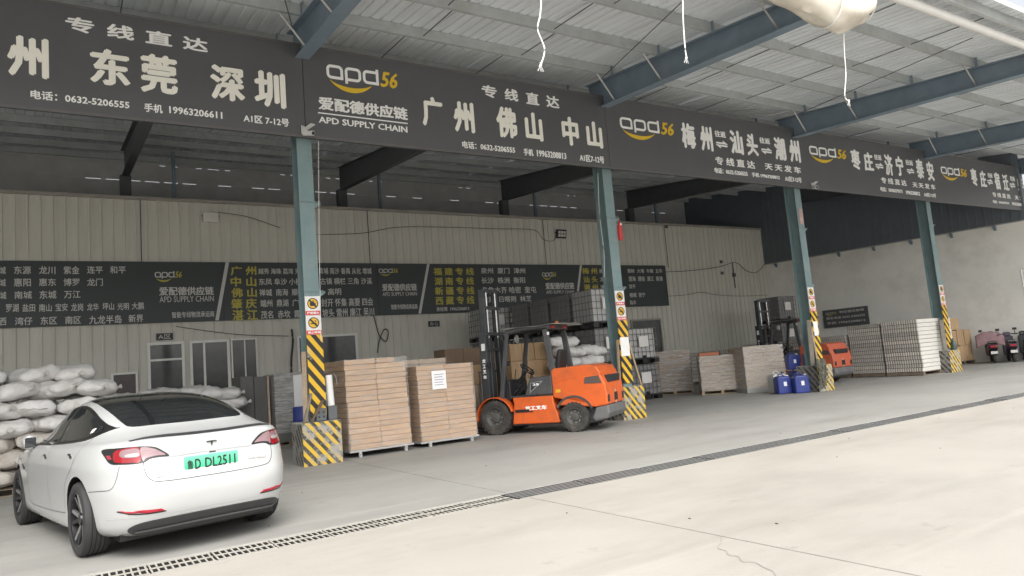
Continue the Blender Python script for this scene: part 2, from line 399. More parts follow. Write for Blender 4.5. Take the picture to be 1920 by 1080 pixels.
for Y in PUR:
    b = MB(); z = ZS(Y)-.004
    b.prism([(Y-.035, z), (Y+.035, z), (Y+.035, z-.008), (Y-.027, z-.008), (Y-.027, z-.192), (Y+.035, z-.192), (Y+.035, z-.2), (Y-.035, z-.2)], X_L, X_R, 'x')
    b.build('purlin', M_purlin, roof)
RX = [3.755+7.105*i for i in range(-1, 5)]
def ibeam(xc, ya, yb, zb0, zb1, zt0, zt1, wf, tf=.02, tw=.012, M=M_steel, name='rafter', parent=roof):
    b = MB()
    def seg(x0, x1, a0, a1, b0, b1):   # z lo/hi at ya then yb
        b.add([(x0, ya, a0), (x1, ya, a0), (x1, ya, a1), (x0, ya, a1), (x0, yb, b0), (x1, yb, b0), (x1, yb, b1), (x0, yb, b1)],
              [(0, 1, 2, 3), (7, 6, 5, 4), (0, 4, 5, 1), (1, 5, 6, 2), (2, 6, 7, 3), (3, 7, 4, 0)])
    seg(xc-wf/2, xc+wf/2, zb0, zb0+tf, zb1, zb1+tf); seg(xc-wf/2, xc+wf/2, zt0-tf, zt0, zt1-tf, zt1)
    seg(xc-tw/2, xc+tw/2, zb0+tf+.001, zt0-tf-.001, zb1+tf+.001, zt1-tf-.001)
    return b.build(name, M, parent)
for xc in RX:
    ibeam(xc, 5.7, 12.78, 6.76, 7.30, ZS(5.7)-.206, ZS(12.78)-.206, .25)
IX = [1.78+7.1*k for k in range(-1, 5)]
for xc in IX:
    ibeam(xc, 12.84, 25.2, 7.32, 8.42, 7.64, ZS(25.2)-.206, .22, M=M_dark)
    MB().box(xc-.16, xc+.16, 24.95, 25.25, 0, 8.43).build('rear_post', M_dark, roof)
    MB().box(xc+1.32, xc+1.42, 24.7, 24.8, 5, ZS(24.75)-.21).build('angle_post', M_steel, roof)
    for k in range(2): pass
# cleats where purlins cross the rafters, fly braces below
cl = MB().box(-.006, .006, -.10, .036, -.24, -.005).mesh('cleat', M_steel)
for xc in RX:
    for Y in PUR[:6]: link('cleat', cl, roof, (xc-.128, Y, ZS(Y)), 0)
    for Y in (PUR[1], PUR[3], PUR[4]):
        zb = 6.76+(Y-5.7)*.0763
        b = MB().tube([(xc-.5, Y+.05, ZS(Y)-.17), (xc-.02, Y+.05, zb+.05)], .022, 4); b.build('fly_brace', M_galv, roof)
# sag rods between purlins, staggered, and roof bracing rods
rod = mat('sag_rod', (.10, .10, .10), .6)
for j in range(8):
    ya, yb = PUR[j], PUR[j+1]
    for xc in RX:
        for k, fr in enumerate((.30, .62)):
            x = xc+7.105*fr+(.12 if j % 2 else -.12)
            MB().tube([(x, ya, ZS(ya)-.07), (x, yb, ZS(yb)-.15)], .011, 5).build('sag_rod', rod, roof)
for xc in RX[1:4]:
    MB().tube([(xc-.15, 12.3, ZS(12.3)-.26), (xc-2.4, 6.4, ZS(6.4)-.26)], .010, 5).build('bracing_rod', rod, roof)
# eave: white gutter pipe and edge flashing
MB().cyl((X_L, 6.03, 7.10), (X_R, 6.03, 7.10), .085, n=16).build('eave_pipe', M_white, roof, smooth=True)
MB().prism([(5.46, ZS(5.5)-.10), (5.49, ZS(5.5)-.10), (5.49, ZS(5.5)-.01), (5.46, ZS(5.5)-.01)], X_L, X_R, 'x').build('eave_flashing', M_sheet, roof)
# far rear wall with light slits under the roof
rw = MB()
for z0, z1 in ((0, 8.87), (8.90, 9.47), (9.50, ZS(27.2)+.05)): rw.box(X_L, X_R, 27.18, 27.26, z0, z1)
x = X_L
while x < X_R:
    rw.box(x, x+.14, 27.17, 27.25, 8.86, 8.905); rw.box(x+.2, x+.40, 27.17, 27.25, 9.46, 9.50)
    if rs.random() < .68: rw.box(x, x+.60, 27.16, 27.24, 9.46, 9.50)
    if rs.random() < .55: rw.box(x, x+.60, 27.16, 27.24, 8.86, 8.905)
    x += .60
tag(rw.build('rear_wall', mat('rear_sheet', (.50, .51, .51), .6, var=.15, scale=2)), 'dark far wall behind the partition with slits of daylight', 'wall')

# ------------------------------------------------------------------ back wall
WY = 23.0; WX0, WX1, WZ = -23.9, 29.9, 7.15
back = empty('back_wall', (0, WY, 0), 0, 'cream grey ribbed cladding partition wall at the back of the shed', 'wall')
CW = .87; prof = []
for k in range(3):
    x = k*.29; prof += [(x, 0), (x+.225, 0), (x+.237, -.026), (x+.262, -.026), (x+.274, 0)]
prof.append((CW, 0)); n = len(prof)
b = MB(); b.add([(x, y, z) for z in (0, WZ) for x, y in prof], [(i, i+1, n+i+1, n+i) for i in range(n-1)])
cm = b.mesh('cladding_sheet', M_clad, fix=False)
x = WX0; k = 0
while x < WX1-.01:
    if x+CW > WX1: x = WX1-CW+.001
    link('cladding_sheet', cm, back, (x, -.002*(k % 2), 0)); x += CW; k += 1
MB().box(WX0, WX1, -.07, .10, WZ, WZ+.10).build('cap_trim', M_trim, back, bevel=.008)
for xx in (2.0, 9.0, 16.4, 23.1):
    MB().tube([(xx, -.045, WZ), (xx, -.045, 5.2)], .012, 5).build('conduit', M_cable, back)
MB().box(WX0, WX1, .12, .16, 0, WZ-.02).build('backing', M_trim, back)

# right-hand wall, skewed a little
RL = math.hypot(31.85-29.9, 12.25-23.0); RA = math.atan2(12.25-23.0, 31.85-29.9)
right = empty('right_wall', (29.9, 23, 0), RA, 'pale plastered end wall with dark slate cladding hung above it', 'wall')
MB().box(0, RL, -.02, .20, 0, 5.57).build('plaster_face', M_plaster, right)
prof = []
for k in range(int(RL/.3)): x = k*.3; prof += [(x, -.12), (x+.24, -.12), (x+.25, -.135), (x+.29, -.135)]
prof.append((RL, -.12)); n = len(prof)
b = MB(); b.add([(x, y, z) for z in (5.42, 10.3) for x, y in prof], [(i, i+1, n+i+1, n+i) for i in range(n-1)])
b.build('upper_cladding', M_slate, right, fix=False)
MB().box(-4.6, RL, -.10, .19, 5.571, 10.3).build('upper_backing', M_slate, right)
MB().box(0, RL, -.15, -.021, 5.38, 5.418).build('drip_edge', M_galv, right)
br = MB().prism([(-.20, 5.36), (-.02, 5.36), (-.02, 5.18)], 0, .10, 'x').mesh('bracket', M_steel)
for k in range(7): link('bracket', br, right, (.5+k*1.55, 0, 0))

# ------------------------------------------------------------------ columns
M_hz  = stripe_mat('hazard_board', (.70, .43, .025), (.025, .022, .02), .155, R(38), 0, (.45, .43, .38), .36)
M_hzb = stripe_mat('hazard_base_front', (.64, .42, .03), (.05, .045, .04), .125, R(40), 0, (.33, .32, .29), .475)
M_hzs = stripe_mat('hazard_base_side_shaded', (.24, .23, .20), (.04, .038, .036), .125, R(140), 1, (.26, .25, .23), .46)  # front stripes again in darker colours, painting in the shade of this face
M_plate = mat('plate_white', (.74, .72, .69), .45, 0, .05, 6)
M_pyell = mat('plate_yellow', (.72, .42, .02), .45, 0, .05, 6)
CX = [3.755+7.105*i for i in range(5)]; CY = 12.45
def disc(mb, cx, cz, r, y, mi, n=24, r0=None):
    if r0 is None:
        mb.add([(cx+r*math.cos(2*math.pi*k/n), y, cz+r*math.sin(2*math.pi*k/n)) for k in range(n)], [tuple(range(n))], None, mi)
    else:
        vs = [(cx+q*math.cos(2*math.pi*k/n), y, cz+q*math.sin(2*math.pi*k/n)) for q in (r0, r) for k in range(n)]
        mb.add(vs, [(k, (k+1) % n, (k+1) % n+n, k+n) for k in range(n)], None, mi)
def make_column(i, label):
    t = empty('steel_column', (CX[i], CY, 0), 0, label, 'column', 'steel columns carrying the fascia signs')
    s = MB(); s.box(-.135, .135, 0, .014, .3, 7.3); s.box(-.135, .135, .336, .35, .3, 7.3); s.box(-.005, .005, .0145, .3355, .3, 7.3)
    s.build('shaft', M_teal, t)
    for z in ((4.63, 3.0) if i != 3 else (5.0, 4.1, 3.0)):
        MB().prism([(.136, z-.10), (.136, z), (.25, z), (.25, z-.02)], .02, .032, 'y').build('gusset', M_teal, t)
        MB().box(-.14, .24, -.02, .0, z, z+.014).build('stiffener', M_teal, t)
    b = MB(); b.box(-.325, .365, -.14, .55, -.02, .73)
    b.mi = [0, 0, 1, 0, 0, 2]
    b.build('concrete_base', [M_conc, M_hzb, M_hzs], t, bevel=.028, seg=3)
    MB().box(-.14, .145, -.030, -.002, .80, 2.235).build('hazard_board', M_hz, t, bevel=.003)
    for k, (z0, z1, txt) in enumerate(((2.585, 2.92, '严禁烟火'), (2.24, 2.58, '禁止吸烟'))):
        p = MB(); p.box(-.135, .135, -.024, -.004, z0, z1); zc = z0+(z1-z0)*.61; r = .098
        p.add([(-.135, -.0262, z0+.002), (.135, -.0262, z0+.002), (.135, -.0262, z0+.075), (-.135, -.0262, z0+.075)], [(0, 1, 2, 3)], None, 2)
        disc(p, 0, zc, r, -.0265, 1); disc(p, 0, zc, r, -.028, 3, r0=r*.84)
        d = .70*r; ww = .011
        p.add([(-d-ww, -.0285, zc+d-ww), (-d+ww, -.0285, zc+d+ww), (d+ww, -.0285, zc-d+ww), (d-ww, -.0285, zc-d-ww)], [(0, 1, 2, 3)], None, 3)
        if k == 0:   # a flame
            p.add([(-.045, -.0275, zc-.045), (.045, -.0275, zc-.045), (.055, -.0275, zc+.0), (.025, -.0275, zc+.015), (.012, -.0275, zc+.065), (-.015, -.0275, zc+.02), (-.04, -.0275, zc+.035), (-.055, -.0275, zc-.005)], [tuple(range(8))], None, 3)
        else:        # a cigarette
            p.add([(-.055, -.0275, zc-.022), (.05, -.0275, zc-.022), (.05, -.0275, zc-.002), (-.055, -.0275, zc-.002)], [(0, 1, 2, 3)], None, 3)
            p.add([(.03, -.0275, zc+.01), (.045, -.0275, zc+.01), (.03, -.0275, zc+.05), (.015, -.0275, zc+.05)], [(0, 1, 2, 3)], None, 3)
        pl = p.build('warning_plate', [M_plate, M_pyell, M_redcap, M_black], t, fix=False)
        text_fit(txt, -.11, .11, z0+.018, z0+.060, -.027, M_letterw, pl, .02, depth=.002)
    return t
COLS = [make_column(i, l) for i, l in enumerate((
    'teal steel column nearest the car, worn striped concrete base with white roll',
    'teal steel column just behind the orange forklift, striped base, paper sheet taped on',
    'teal steel column beside the blue jerrycans, netting heaped on its striped base',
    'teal steel column between the tray stack and the cartons',
    'teal steel column at the far right end beside the scooters'))]

# ------------------------------------------------------------------ fascia signs
SY = 12.30; SZ0, SZ1 = 5.79, 7.53
def stroke2d(mb, pts, w, y, d, closed=False, mi=0):
    # flat ribbon with mitred corners in the x,z plane
    P = [Vector(p) for p in pts]; N = len(P); Lf = []; Rt = []
    for i in range(N):
        a = P[(i-1) % N] if (closed or i > 0) else None; c = P[(i+1) % N] if (closed or i < N-1) else None
        d0 = (P[i]-a).normalized() if a is not None else (c-P[i]).normalized()
        d1 = (c-P[i]).normalized() if c is not None else d0
        n0 = Vector((-d0.y, d0.x)); n1 = Vector((-d1.y, d1.x)); mm = (n0+n1)
        if mm.length < 1e-4: mm = n0
        mm.normalize(); k = w/2/max(.35, mm.dot(n0)); Lf.append(P[i]+mm*k); Rt.append(P[i]-mm*k)
    vs = []
    for yy in (y-d, y):
        vs += [(p.x, yy, p.y) for p in Lf]+[(p.x, yy, p.y) for p in Rt]
    fs = []; E = N if closed else N-1
    for i in range(E):
        j = (i+1) % N
        fs += [(i, j, N+j, N+i), (i, 2*N+i, 2*N+j, j), (N+i, N+j, 3*N+j, 3*N+i)]
    if not closed: fs += [(0, N, 3*N, 2*N), (N-1, 2*N+N-1, 4*N-1, 2*N-1)]
    mb.add(vs, fs, None, mi)
def rrect(x0, x1, z0, z1, r, corners=(1, 1, 1, 1), n=5):
    # bl, br, tr, tl
    out = []
    for (cx, cz, a0, on) in ((x0+r, z0+r, 180, corners[0]), (x1-r, z0+r, 270, corners[1]), (x1-r, z1-r, 0, corners[2]), (x0+r, z1-r, 90, corners[3])):
        if on: out += [(cx+r*math.cos(R(a0+90*k/n)), cz+r*math.sin(R(a0+90*k/n))) for k in range(n+1)]
        else:
            a = R(a0+45); out.append((cx+r*math.copysign(1, math.cos(a)), cz+r*math.copysign(1, math.sin(a))))
    return out
def logo(parent, x0, x1, z0, z1, y, Mw, My, d=.015, smile=True):
    # three square-cut letters, an italic number and a smile under them; x0..x1,z0..z1 is the box of the letters
    W = x1-x0; Hh = z1-z0; lw = W*.235; w = Hh*.17; m = MB()
    for k in range(3):
        a = x0+w/2+k*lw*1.06; b = a+lw*.80; zb = z0+Hh*.16; zt = z1-w/2
        ring = rrect(a, b, zb, zt, min(lw*.25, Hh*.22), ((1, 0, 1, 1), (0, 1, 1, 1), (1, 0, 0, 1))[k])
        stroke2d(m, ring, w, y, d, True)
        if k == 0: stroke2d(m, [(b, zb), (b+w*.4, zb)], w, y, d*1.05)
        if k == 1: stroke2d(m, [(a, zb+w*.3), (a, z0-Hh*.12)], w, y, d*1.05)
        if k == 2: stroke2d(m, [(b, zt-w*.3), (b, z1+Hh*.14)], w, y, d*1.05)
    m.build('logo_letters', Mw, parent, fix=False)
    text_fit('56', x0+W*.745, x1, z0+Hh*.02, z1+Hh*.10, y, My, parent, .03, 'logo_number', d, .25)
    if smile:
        s = MB(); N = 20; cx = x0+W*.33; hw = W*.29; top = z0-Hh*.02; vs = []
        for k in range(N+1):
            t = -1+2*k/N; u = cx+hw*t; th = Hh*.30*(1-abs(t)**2.2)+Hh*.02; zz = top-Hh*.50*(1-t*t)**.8 if abs(t) < 1 else top
            vs.append((u, zz+th*.45+Hh*.10*0, zz-th*.55))
        V = [(u, yy, z) for yy in (y-d, y) for u, zt, zb in vs for z in (zt, zb)]; n2 = 2*(N+1)
        F = []
        for k in range(N):
            a = 2*k; F += [(a, a+1, a+3, a+2), (a, a+2, n2+a+2, n2+a), (a+1, n2+a+1, n2+a+3, a+3)]
        s.add(V, F); s.build('logo_smile', My, parent, fix=False)
def arrows(parent, L, T, Rr, B, Y, Mt, off):
    a = at(L, T, Y)-Vector(off); b = at(Rr, B, Y)-Vector(off); m = MB(); y = Y-off[1]
    x0, x1, z0, z1 = a.x, b.x, b.z, a.z; h = z1-z0; w = x1-x0; t = h*.20
    # upper half-arrow pointing right, lower pointing left
    zc = (z0+z1)/2
    up = [(x0+w*.05, zc+h*.06), (x1, zc+h*.06), (x1-w*.38, z1), (x1-w*.38, zc+h*.06+t), (x0+w*.05, zc+h*.06+t)]
    lo = [(x1-w*.05, zc-h*.06), (x0, zc-h*.06), (x0+w*.38, z0), (x0+w*.38, zc-h*.06-t), (x1-w*.05, zc-h*.06-t)]
    for p in (up, lo): m.prism(p, y-.012, y, 'y')
    m.build('double_arrow', Mt, parent)
def fascia(x0, x1, label):
    t = empty('fascia_sign', ((x0+x1)/2, SY, SZ0), 0, label, 'sign', 'dark fascia signs along the canopy')
    xm = (x0+x1)/2; h = SZ1-SZ0
    p = MB().box(x0-xm+.004, x1-xm-.004, 0, .10, 0, h).build('panel', M_vinyl, t, bevel=.006)
    f = MB(); f.box(x0-xm+.004, x1-xm-.004, -.012, .0, h-.03, h+.012); f.box(x0-xm+.004, x1-xm-.004, -.012, .0, -.012, .03)
    f.build('edge_trim', mat('sign_trim', (.12, .115, .115), .45, 0, .15, 5), t)
    return t, (xm, SY, SZ0)
bx = [3.755+7.105*i for i in range(-1, 5)]; bx[0] = -3.36; bx[5] = 32.2
def T(sign, s, L, Tt, Rr, B, Mt=M_letter, bold=.03): px_text(s, L, Tt, Rr, B, SY, Mt, sign[0], bold, sign[1])
def pxlogo(sign, L, Tt, Rr, B, Y, Mw, My):
    a = at(L, Tt, Y)-Vector(sign[1]); b = at(Rr, B, Y)-Vector(sign[1]); logo(sign[0], a.x, b.x, b.z, a.z, Y-sign[1][1], Mw, My)
s0 = fascia(bx[0], bx[1], 'leftmost dark fascia sign with biggest cream characters and no logo')
T(s0, '州', 13, 63, 92, 150, bold=.045)
T(s0, '东', 168, 87, 245, 165, bold=.045); T(s0, '莞', 262, 98, 334, 180, bold=.045)
T(s0, '深', 393, 119, 460, 193, bold=.045); T(s0, '圳', 475, 130, 537, 205, bold=.045)
for c, q in zip('专线直达', ((122, 29, 177, 65), (200, 43, 252, 77), (272, 55, 323, 88), (342, 67, 390, 99))): T(s0, c, *q, M_letterw, .03)
T(s0, '电话：0632-5206555', 57, 168, 243, 205, M_letterw, .025); T(s0, '手机', 270, 193, 305, 213, M_letterw, .025)
T(s0, '19963206611', 317, 199, 417, 223, M_letterw, .025); T(s0, 'A1区 7-12号', 456, 214, 542, 238, M_letterw, .025)
s1 = fascia(bx[1], bx[2], 'dark fascia sign with logo over an underlined English line, second from left')
pxlogo(s1, 611, 120, 746, 168, SY, M_letterw, M_yell)
T(s1, '爱配德供应链', 596, 180, 765, 226, M_letterw, .035); T(s1, 'APD SUPPLY CHAIN', 597, 218, 764, 249, M_letterw, .02)
a = at(596, 211, SY)-Vector(s1[1]); b = at(764, 232, SY)-Vector(s1[1])
MB().box(a.x, b.x, -.012, 0, b.z-.008, b.z+.012).build('underline', M_letterw, s1[0])
for c, q in zip('专线直达', ((902, 158, 932, 185), (945, 165, 972, 191), (985, 172, 1011, 198), (1023, 178, 1049, 204))): T(s1, c, *q, M_letterw, .03)
for c, q in zip('广州佛山中山', ((789, 179, 832, 240), (848, 188, 891, 251), (928, 198, 971, 261), (982, 209, 1019, 266), (1051, 217, 1087, 275), (1097, 226, 1131, 279))): T(s1, c, *q, M_letter, .045)
T(s1, '电话：0632-5206555', 866, 264, 966, 288, M_letterw, .025); T(s1, '手机', 981, 278, 1000, 293, M_letterw, .025)
T(s1, '19963208813', 1006, 281, 1062, 299, M_letterw, .025); T(s1, 'A1区7-12号', 1086, 289, 1133, 307, M_letterw, .025)
s2 = fascia(bx[2], bx[3], 'middle dark fascia sign, third from left, logo and double arrows')
pxlogo(s2, 1161, 219, 1264, 256, SY, M_letterw, M_yell)
for c, q in zip('梅州汕头潮州', ((1275, 229, 1306, 280), (1310, 235, 1338, 285), (1366, 243, 1395, 291), (1397, 249, 1423, 294), (1449, 256, 1475, 302), (1477, 261, 1502, 306))): T(s2, c, *q, M_letterw, .045)
T(s2, '往返', 1339, 244, 1361, 259, M_letterw, .03); T(s2, '往返', 1423, 257, 1444, 271, M_letterw, .03)
arrows(s2[0], 1341, 262, 1365, 280, SY, M_letterw, s2[1]); arrows(s2[0], 1426, 275, 1448, 291, SY, M_letterw, s2[1])
T(s2, '专 线 直 达', 1340, 293, 1416, 317, M_letterw, .03); T(s2, '天 天 发 车', 1433, 305, 1502, 326, M_letterw, .03)
T(s2, '电话：0632-5206555', 1339, 314, 1402, 331, M_letterw, .025); T(s2, '手机 19963208812', 1409, 323, 1462, 337, M_letterw, .025); T(s2, 'A1区7-12号', 1471, 330, 1503, 343, M_letterw, .025)
s3 = fascia(bx[3], bx[4], 'dark fascia sign fourth from left between the third and fourth columns')
pxlogo(s3, 1516, 273, 1587, 300, SY, M_letterw, M_yell)
for c, q in zip('枣庄济宁泰安', ((1593, 279, 1615, 319), (1617, 284, 1639, 322), (1656, 288, 1676, 330), (1677, 292, 1696, 331), (1715, 297, 1734, 336), (1735, 302, 1753, 340))): T(s3, c, *q, M_letterw, .045)
T(s3, '往返', 1638, 289, 1653, 301, M_letterw, .03); T(s3, '往返', 1697, 299, 1712, 311, M_letterw, .03)
arrows(s3[0], 1640, 304, 1657, 319, SY, M_letterw, s3[1]); arrows(s3[0], 1699, 314, 1715, 328, SY, M_letterw, s3[1])
T(s3, '专 线 直 达', 1651, 332, 1700, 349, M_letterw, .03); T(s3, '天 天 发 车', 1710, 341, 1754, 356, M_letterw, .03)
T(s3, '电话：18106379171', 1650, 350, 1692, 363, M_letterw, .025); T(s3, '19963208812', 1698, 357, 1725, 367, M_letterw, .025); T(s3, 'A1区7-12号', 1732, 361, 1755, 371, M_letterw, .025)
s4 = fascia(bx[4], bx[5], 'rightmost dark fascia sign running out of the picture')
pxlogo(s4, 1763, 312, 1813, 333, SY, M_letterw, M_yell)
for c, q in zip('枣庄宿迁蚌埠', ((1818, 315, 1834, 349), (1835, 319, 1851, 352), (1862, 322, 1877, 356), (1878, 326, 1893, 358), (1905, 329, 1920, 361), (1921, 333, 1935, 363))): T(s4, c, *q, M_letterw, .045)
T(s4, '往返', 1851, 324, 1861, 334, M_letterw, .03); T(s4, '往返', 1893, 330, 1903, 340, M_letterw, .03)
arrows(s4[0], 1850, 334, 1862, 348, SY, M_letterw, s4[1]); arrows(s4[0], 1892, 341, 1904, 354, SY, M_letterw, s4[1])
T(s4, '专 线 直 达', 1860, 360, 1895, 373, M_letterw, .03); T(s4, '天 天 发 车', 1902, 366, 1935, 378, M_letterw, .03)
T(s4, '电话：18106379171', 1861, 375, 1892, 384, M_letterw, .025); T(s4, '19963208812', 1897, 379, 1918, 387, M_letterw, .025)

# ------------------------------------------------------------------ boards on the back wall
BY = 22.90
def board(x0, x1, label):
    t = empty('wall_board', ((x0+x1)/2, BY, 3.5), 0, label, 'sign', 'route boards on the back wall'); xm = (x0+x1)/2
    MB().box(x0-xm+.003, x1-xm-.003, 0, .05, 0, 1.80).build('panel', M_board, t, bevel=.004)
    return t, (xm, BY, 3.5)
def Bt(bd, s, L, Tt, Rr, B, Mt=M_ldim, bold=.015): px_text(s, L, Tt, Rr, B, BY, Mt, bd[0], bold, bd[1], .006)
def slash(bd, q):
    m = MB(); P = [at(x, y, BY)-Vector(bd[1]) for x, y in q]; a, b = P
    m.prism([(a.x-.05, min(a.z, 1.79)), (a.x+.05, min(a.z, 1.79)), (b.x+.05, .01), (b.x-.05, .01)], BY-bd[1][1]-.008, BY-bd[1][1], 'y'); m.build('slanted_bar', M_ldim, bd[0])
bA = board(-4.5, 4.20, 'leftmost dark route board on back wall ending in a logo block')
bB = board(4.20, 9.20, 'dark route board on back wall with five rows of yellow characters, behind the nearest column')
bC = board(9.20, 16.2, 'dark route board on back wall with four yellow rows, above the forklift mast')
bD = board(16.2, 22.85, 'rightmost dark route board on back wall partly hidden by stacked totes')
rows = [('城', 0, 500, 11, 514), ('东源', 26, 499, 58, 514), ('龙川', 73, 499, 104, 514), ('紫金', 119, 499, 149, 514), ('连平', 163, 499, 193, 513), ('和平', 206, 499, 236, 513),
 ('城', 0, 523, 11, 537), ('惠阳', 26, 522, 58, 537), ('惠东', 73, 522, 105, 536), ('博罗', 119, 522, 149, 536), ('龙门', 163, 522, 193, 536),
 ('城', 0, 547, 12, 561), ('南城', 27, 546, 60, 560), ('东城', 74, 545, 106, 560), ('万江', 120, 545, 151, 559),
 ('罗湖', 11, 570, 35, 585), ('盐田', 42, 570, 66, 584), ('南山', 73, 570, 97, 584), ('宝安', 104, 569, 127, 583), ('龙岗', 133, 569, 156, 583), ('龙华', 163, 569, 185, 582), ('坪山', 192, 568, 214, 581), ('光明', 220, 568, 242, 581), ('大鹏', 247, 567, 270, 580),
 ('西', 0, 596, 12, 610), ('湾仔', 28, 595, 61, 609), ('东区', 76, 594, 107, 608), ('南区', 122, 593, 152, 607), ('九龙半岛', 167, 592, 228, 606), ('新界', 241, 590, 269, 604)]
for r_ in rows: Bt(bA, *r_)
def blogo(bd, L, Tt, Rr, B):
    a = at(L, Tt, BY)-Vector(bd[1]); b = at(Rr, B, BY)-Vector(bd[1]); logo(bd[0], a.x, b.x, b.z, a.z, 0, M_ldim, M_ydim, .006)
blogo(bA, 290, 510, 341, 521); Bt(bA, '爱配德供应链', 298, 538, 401, 553, bold=.03); Bt(bA, 'APD SUPPLY CHAIN', 299, 556, 401, 565, bold=0); Bt(bA, '智能专线物流承运商', 322, 585, 402, 594)
slash(bA, ((426, 490), (407, 606)))
for c, y0, y1, dx in (('广州', 499, 516, 0), ('中山', 519, 537, 0), ('佛山', 540, 557, 1), ('肇庆', 560, 578, 1), ('湛江', 581, 600, 3)): Bt(bB, c[0]+' '+c[1], 432+dx, y0, 481+dx, y1, M_ydim, .03)
for r_ in (('越秀 海珠 荔湾 天河', 484, 503, 572, 514), ('黄埔 南沙 番禺 从化 增城', 597, 502, 697, 514), ('东凤 阜沙 小榄', 485, 522, 566, 534), ('古镇 横栏 三角 沙溪', 600, 521, 698, 533),
 ('禅城  南海  顺德', 486, 542, 570, 554), ('三水  高明', 580, 541, 640, 553), ('端州  鼎湖  广宁', 488, 562, 570, 574), ('封开 怀集 高要 四会', 602, 560, 700, 573), ('茂名  赤坎  霞山', 489, 583, 574, 595), ('坡头 雷州 廉江 吴川', 604, 579, 702, 592)): Bt(bB, *r_)
blogo(bC, 710, 504, 746, 512); Bt(bC, '爱配德供应链', 716, 532, 782, 545, bold=.03); Bt(bC, 'APD SUPPLY CHAIN', 717, 548, 782, 554, bold=0); Bt(bC, '智能专线物流承运商', 733, 571, 783, 579)
slash(bC, ((803, 495), (787, 590)))
for s, q in (('福 建 专 线', (812, 502, 889, 516)), ('湖 南 专 线', (814, 520, 889, 534)), ('新 疆 专 线', (815, 538, 890, 552)), ('西 藏 专 线', (816, 556, 890, 570))): Bt(bC, s, *q, M_ydim, .03)
for r_ in (('袁经理  19963206813', 818, 576, 880, 582), ('泉州  厦门  漳州', 901, 502, 985, 513), ('长沙  株洲  衡阳', 902, 520, 985, 531), ('乌鲁木齐 哈密  奎屯', 903, 538, 1006, 549), ('拉萨  日喀则  林芝', 904, 556, 997, 565)): Bt(bC, *r_)
blogo(bD, 1016, 511, 1043, 519); Bt(bD, '爱配德供应链', 1022, 530, 1077, 542, bold=.03); Bt(bD, 'APD SUPPLY CHAIN', 1024, 545, 1077, 550, bold=0)
slash(bD, ((1089, 496), (1080, 580)))
for s, q in (('梅 州', (1091, 502, 1120, 514)), ('汕 头', (1093, 518, 1121, 530)), ('潮 州', (1094, 533, 1122, 545)), ('揭 阳', (1096, 549, 1123, 560)), ('汕 尾', (1097, 564, 1124, 575))): Bt(bD, s, *q, M_ydim, .03)
for r_ in (('梅江 梅县', 1123, 504, 1160, 513), ('蕉岭  大埔  丰顺  五华', 1176, 504, 1242, 512), ('龙湖 金平', 1124, 519, 1162, 528), ('澄海  潮南  濠江  南澳', 1178, 518, 1243, 527), ('湘桥 潮安', 1125, 534, 1164, 543), ('饶平', 1179, 533, 1192, 541), ('榕城  普宁', 1180, 549, 1210, 557), ('陆丰', 1181, 563, 1193, 571)): Bt(bD, *r_)

# ------------------------------------------------------------------ windows and doors of the office behind the wall
def window(x0, x1, z0, z1, bars, label=None, name='window', fw=.075, Mg=M_glassd, Mf=M_alu):
    t = empty(name, (0, 0, 0)); t.parent = back
    if label: t['label'] = label
    f = MB(); y0, y1 = -.085, -.03
    f.box(x0, x0+fw, y0, y1, z0, z1); f.box(x1-fw, x1, y0, y1, z0, z1); f.box(x0+fw, x1-fw, y0, y1, z1-fw, z1); f.box(x0+fw, x1-fw, y0, y1, z0, z0+fw)
    f.build('frame', Mf, t, bevel=.004)
    for kind, p in bars:
        if kind == 'v': MB().box(p-fw*.4, p+fw*.4, y0+.004, y1, z0+fw, z1-fw).build('mullion', Mf, t)
        else: MB().box(x0+fw, x1-fw, y0+.006, y1-.002, p-fw*.4, p+fw*.4).build('transom', Mf, t)
    MB().box(x0+fw*.5, x1-fw*.5, y1-.012, y1+.003, z0+fw*.5, z1-fw*.5).build('pane', Mg, t)
    return t
window(2.08, 3.06, .9, 2.93, [('h', 2.42)])
window(3.20, 4.32, .05, 2.93, [('v', 3.60)], name='sliding_door')
window(4.36, 5.13, 1.62, 2.93, [('v', 4.76)], fw=.045)
window(6.36, 8.37, 1.0, 2.93, [('v', 7.15)])
window(20.52, 22.28, .02, 2.95, [], name='doorway', fw=.07, Mf=M_trim)
window(1.16, 1.83, 1.2, 2.13, [], name='notice_frame', fw=.06, Mg=mat('notice_dark', (.06, .045, .045), .3, var=.5, scale=4))
MB().box(4.40, 5.10, -.045, -.02, .9, 1.58).build('painted_panel', mat('painted_panel', (.16, .12, .09), .7, var=.5, scale=4, dirt=(.12, .17, .14), dirt_amt=.9, dirt_scale=3), back)
for i, (px, py, s) in enumerate(((309, 631, 'A区'), (815, 607, '办公'))):
    p = at(px, py, 22.9); t = MB().box(p.x-.22, p.x+.22, -.06, -.028, p.z-.10, p.z+.10).build('room_plate', M_black, back)
    text_fit(s, p.x-.17, p.x+.17, p.z-.07, p.z+.07, -.062, M_ldim, t, 0, depth=.004)
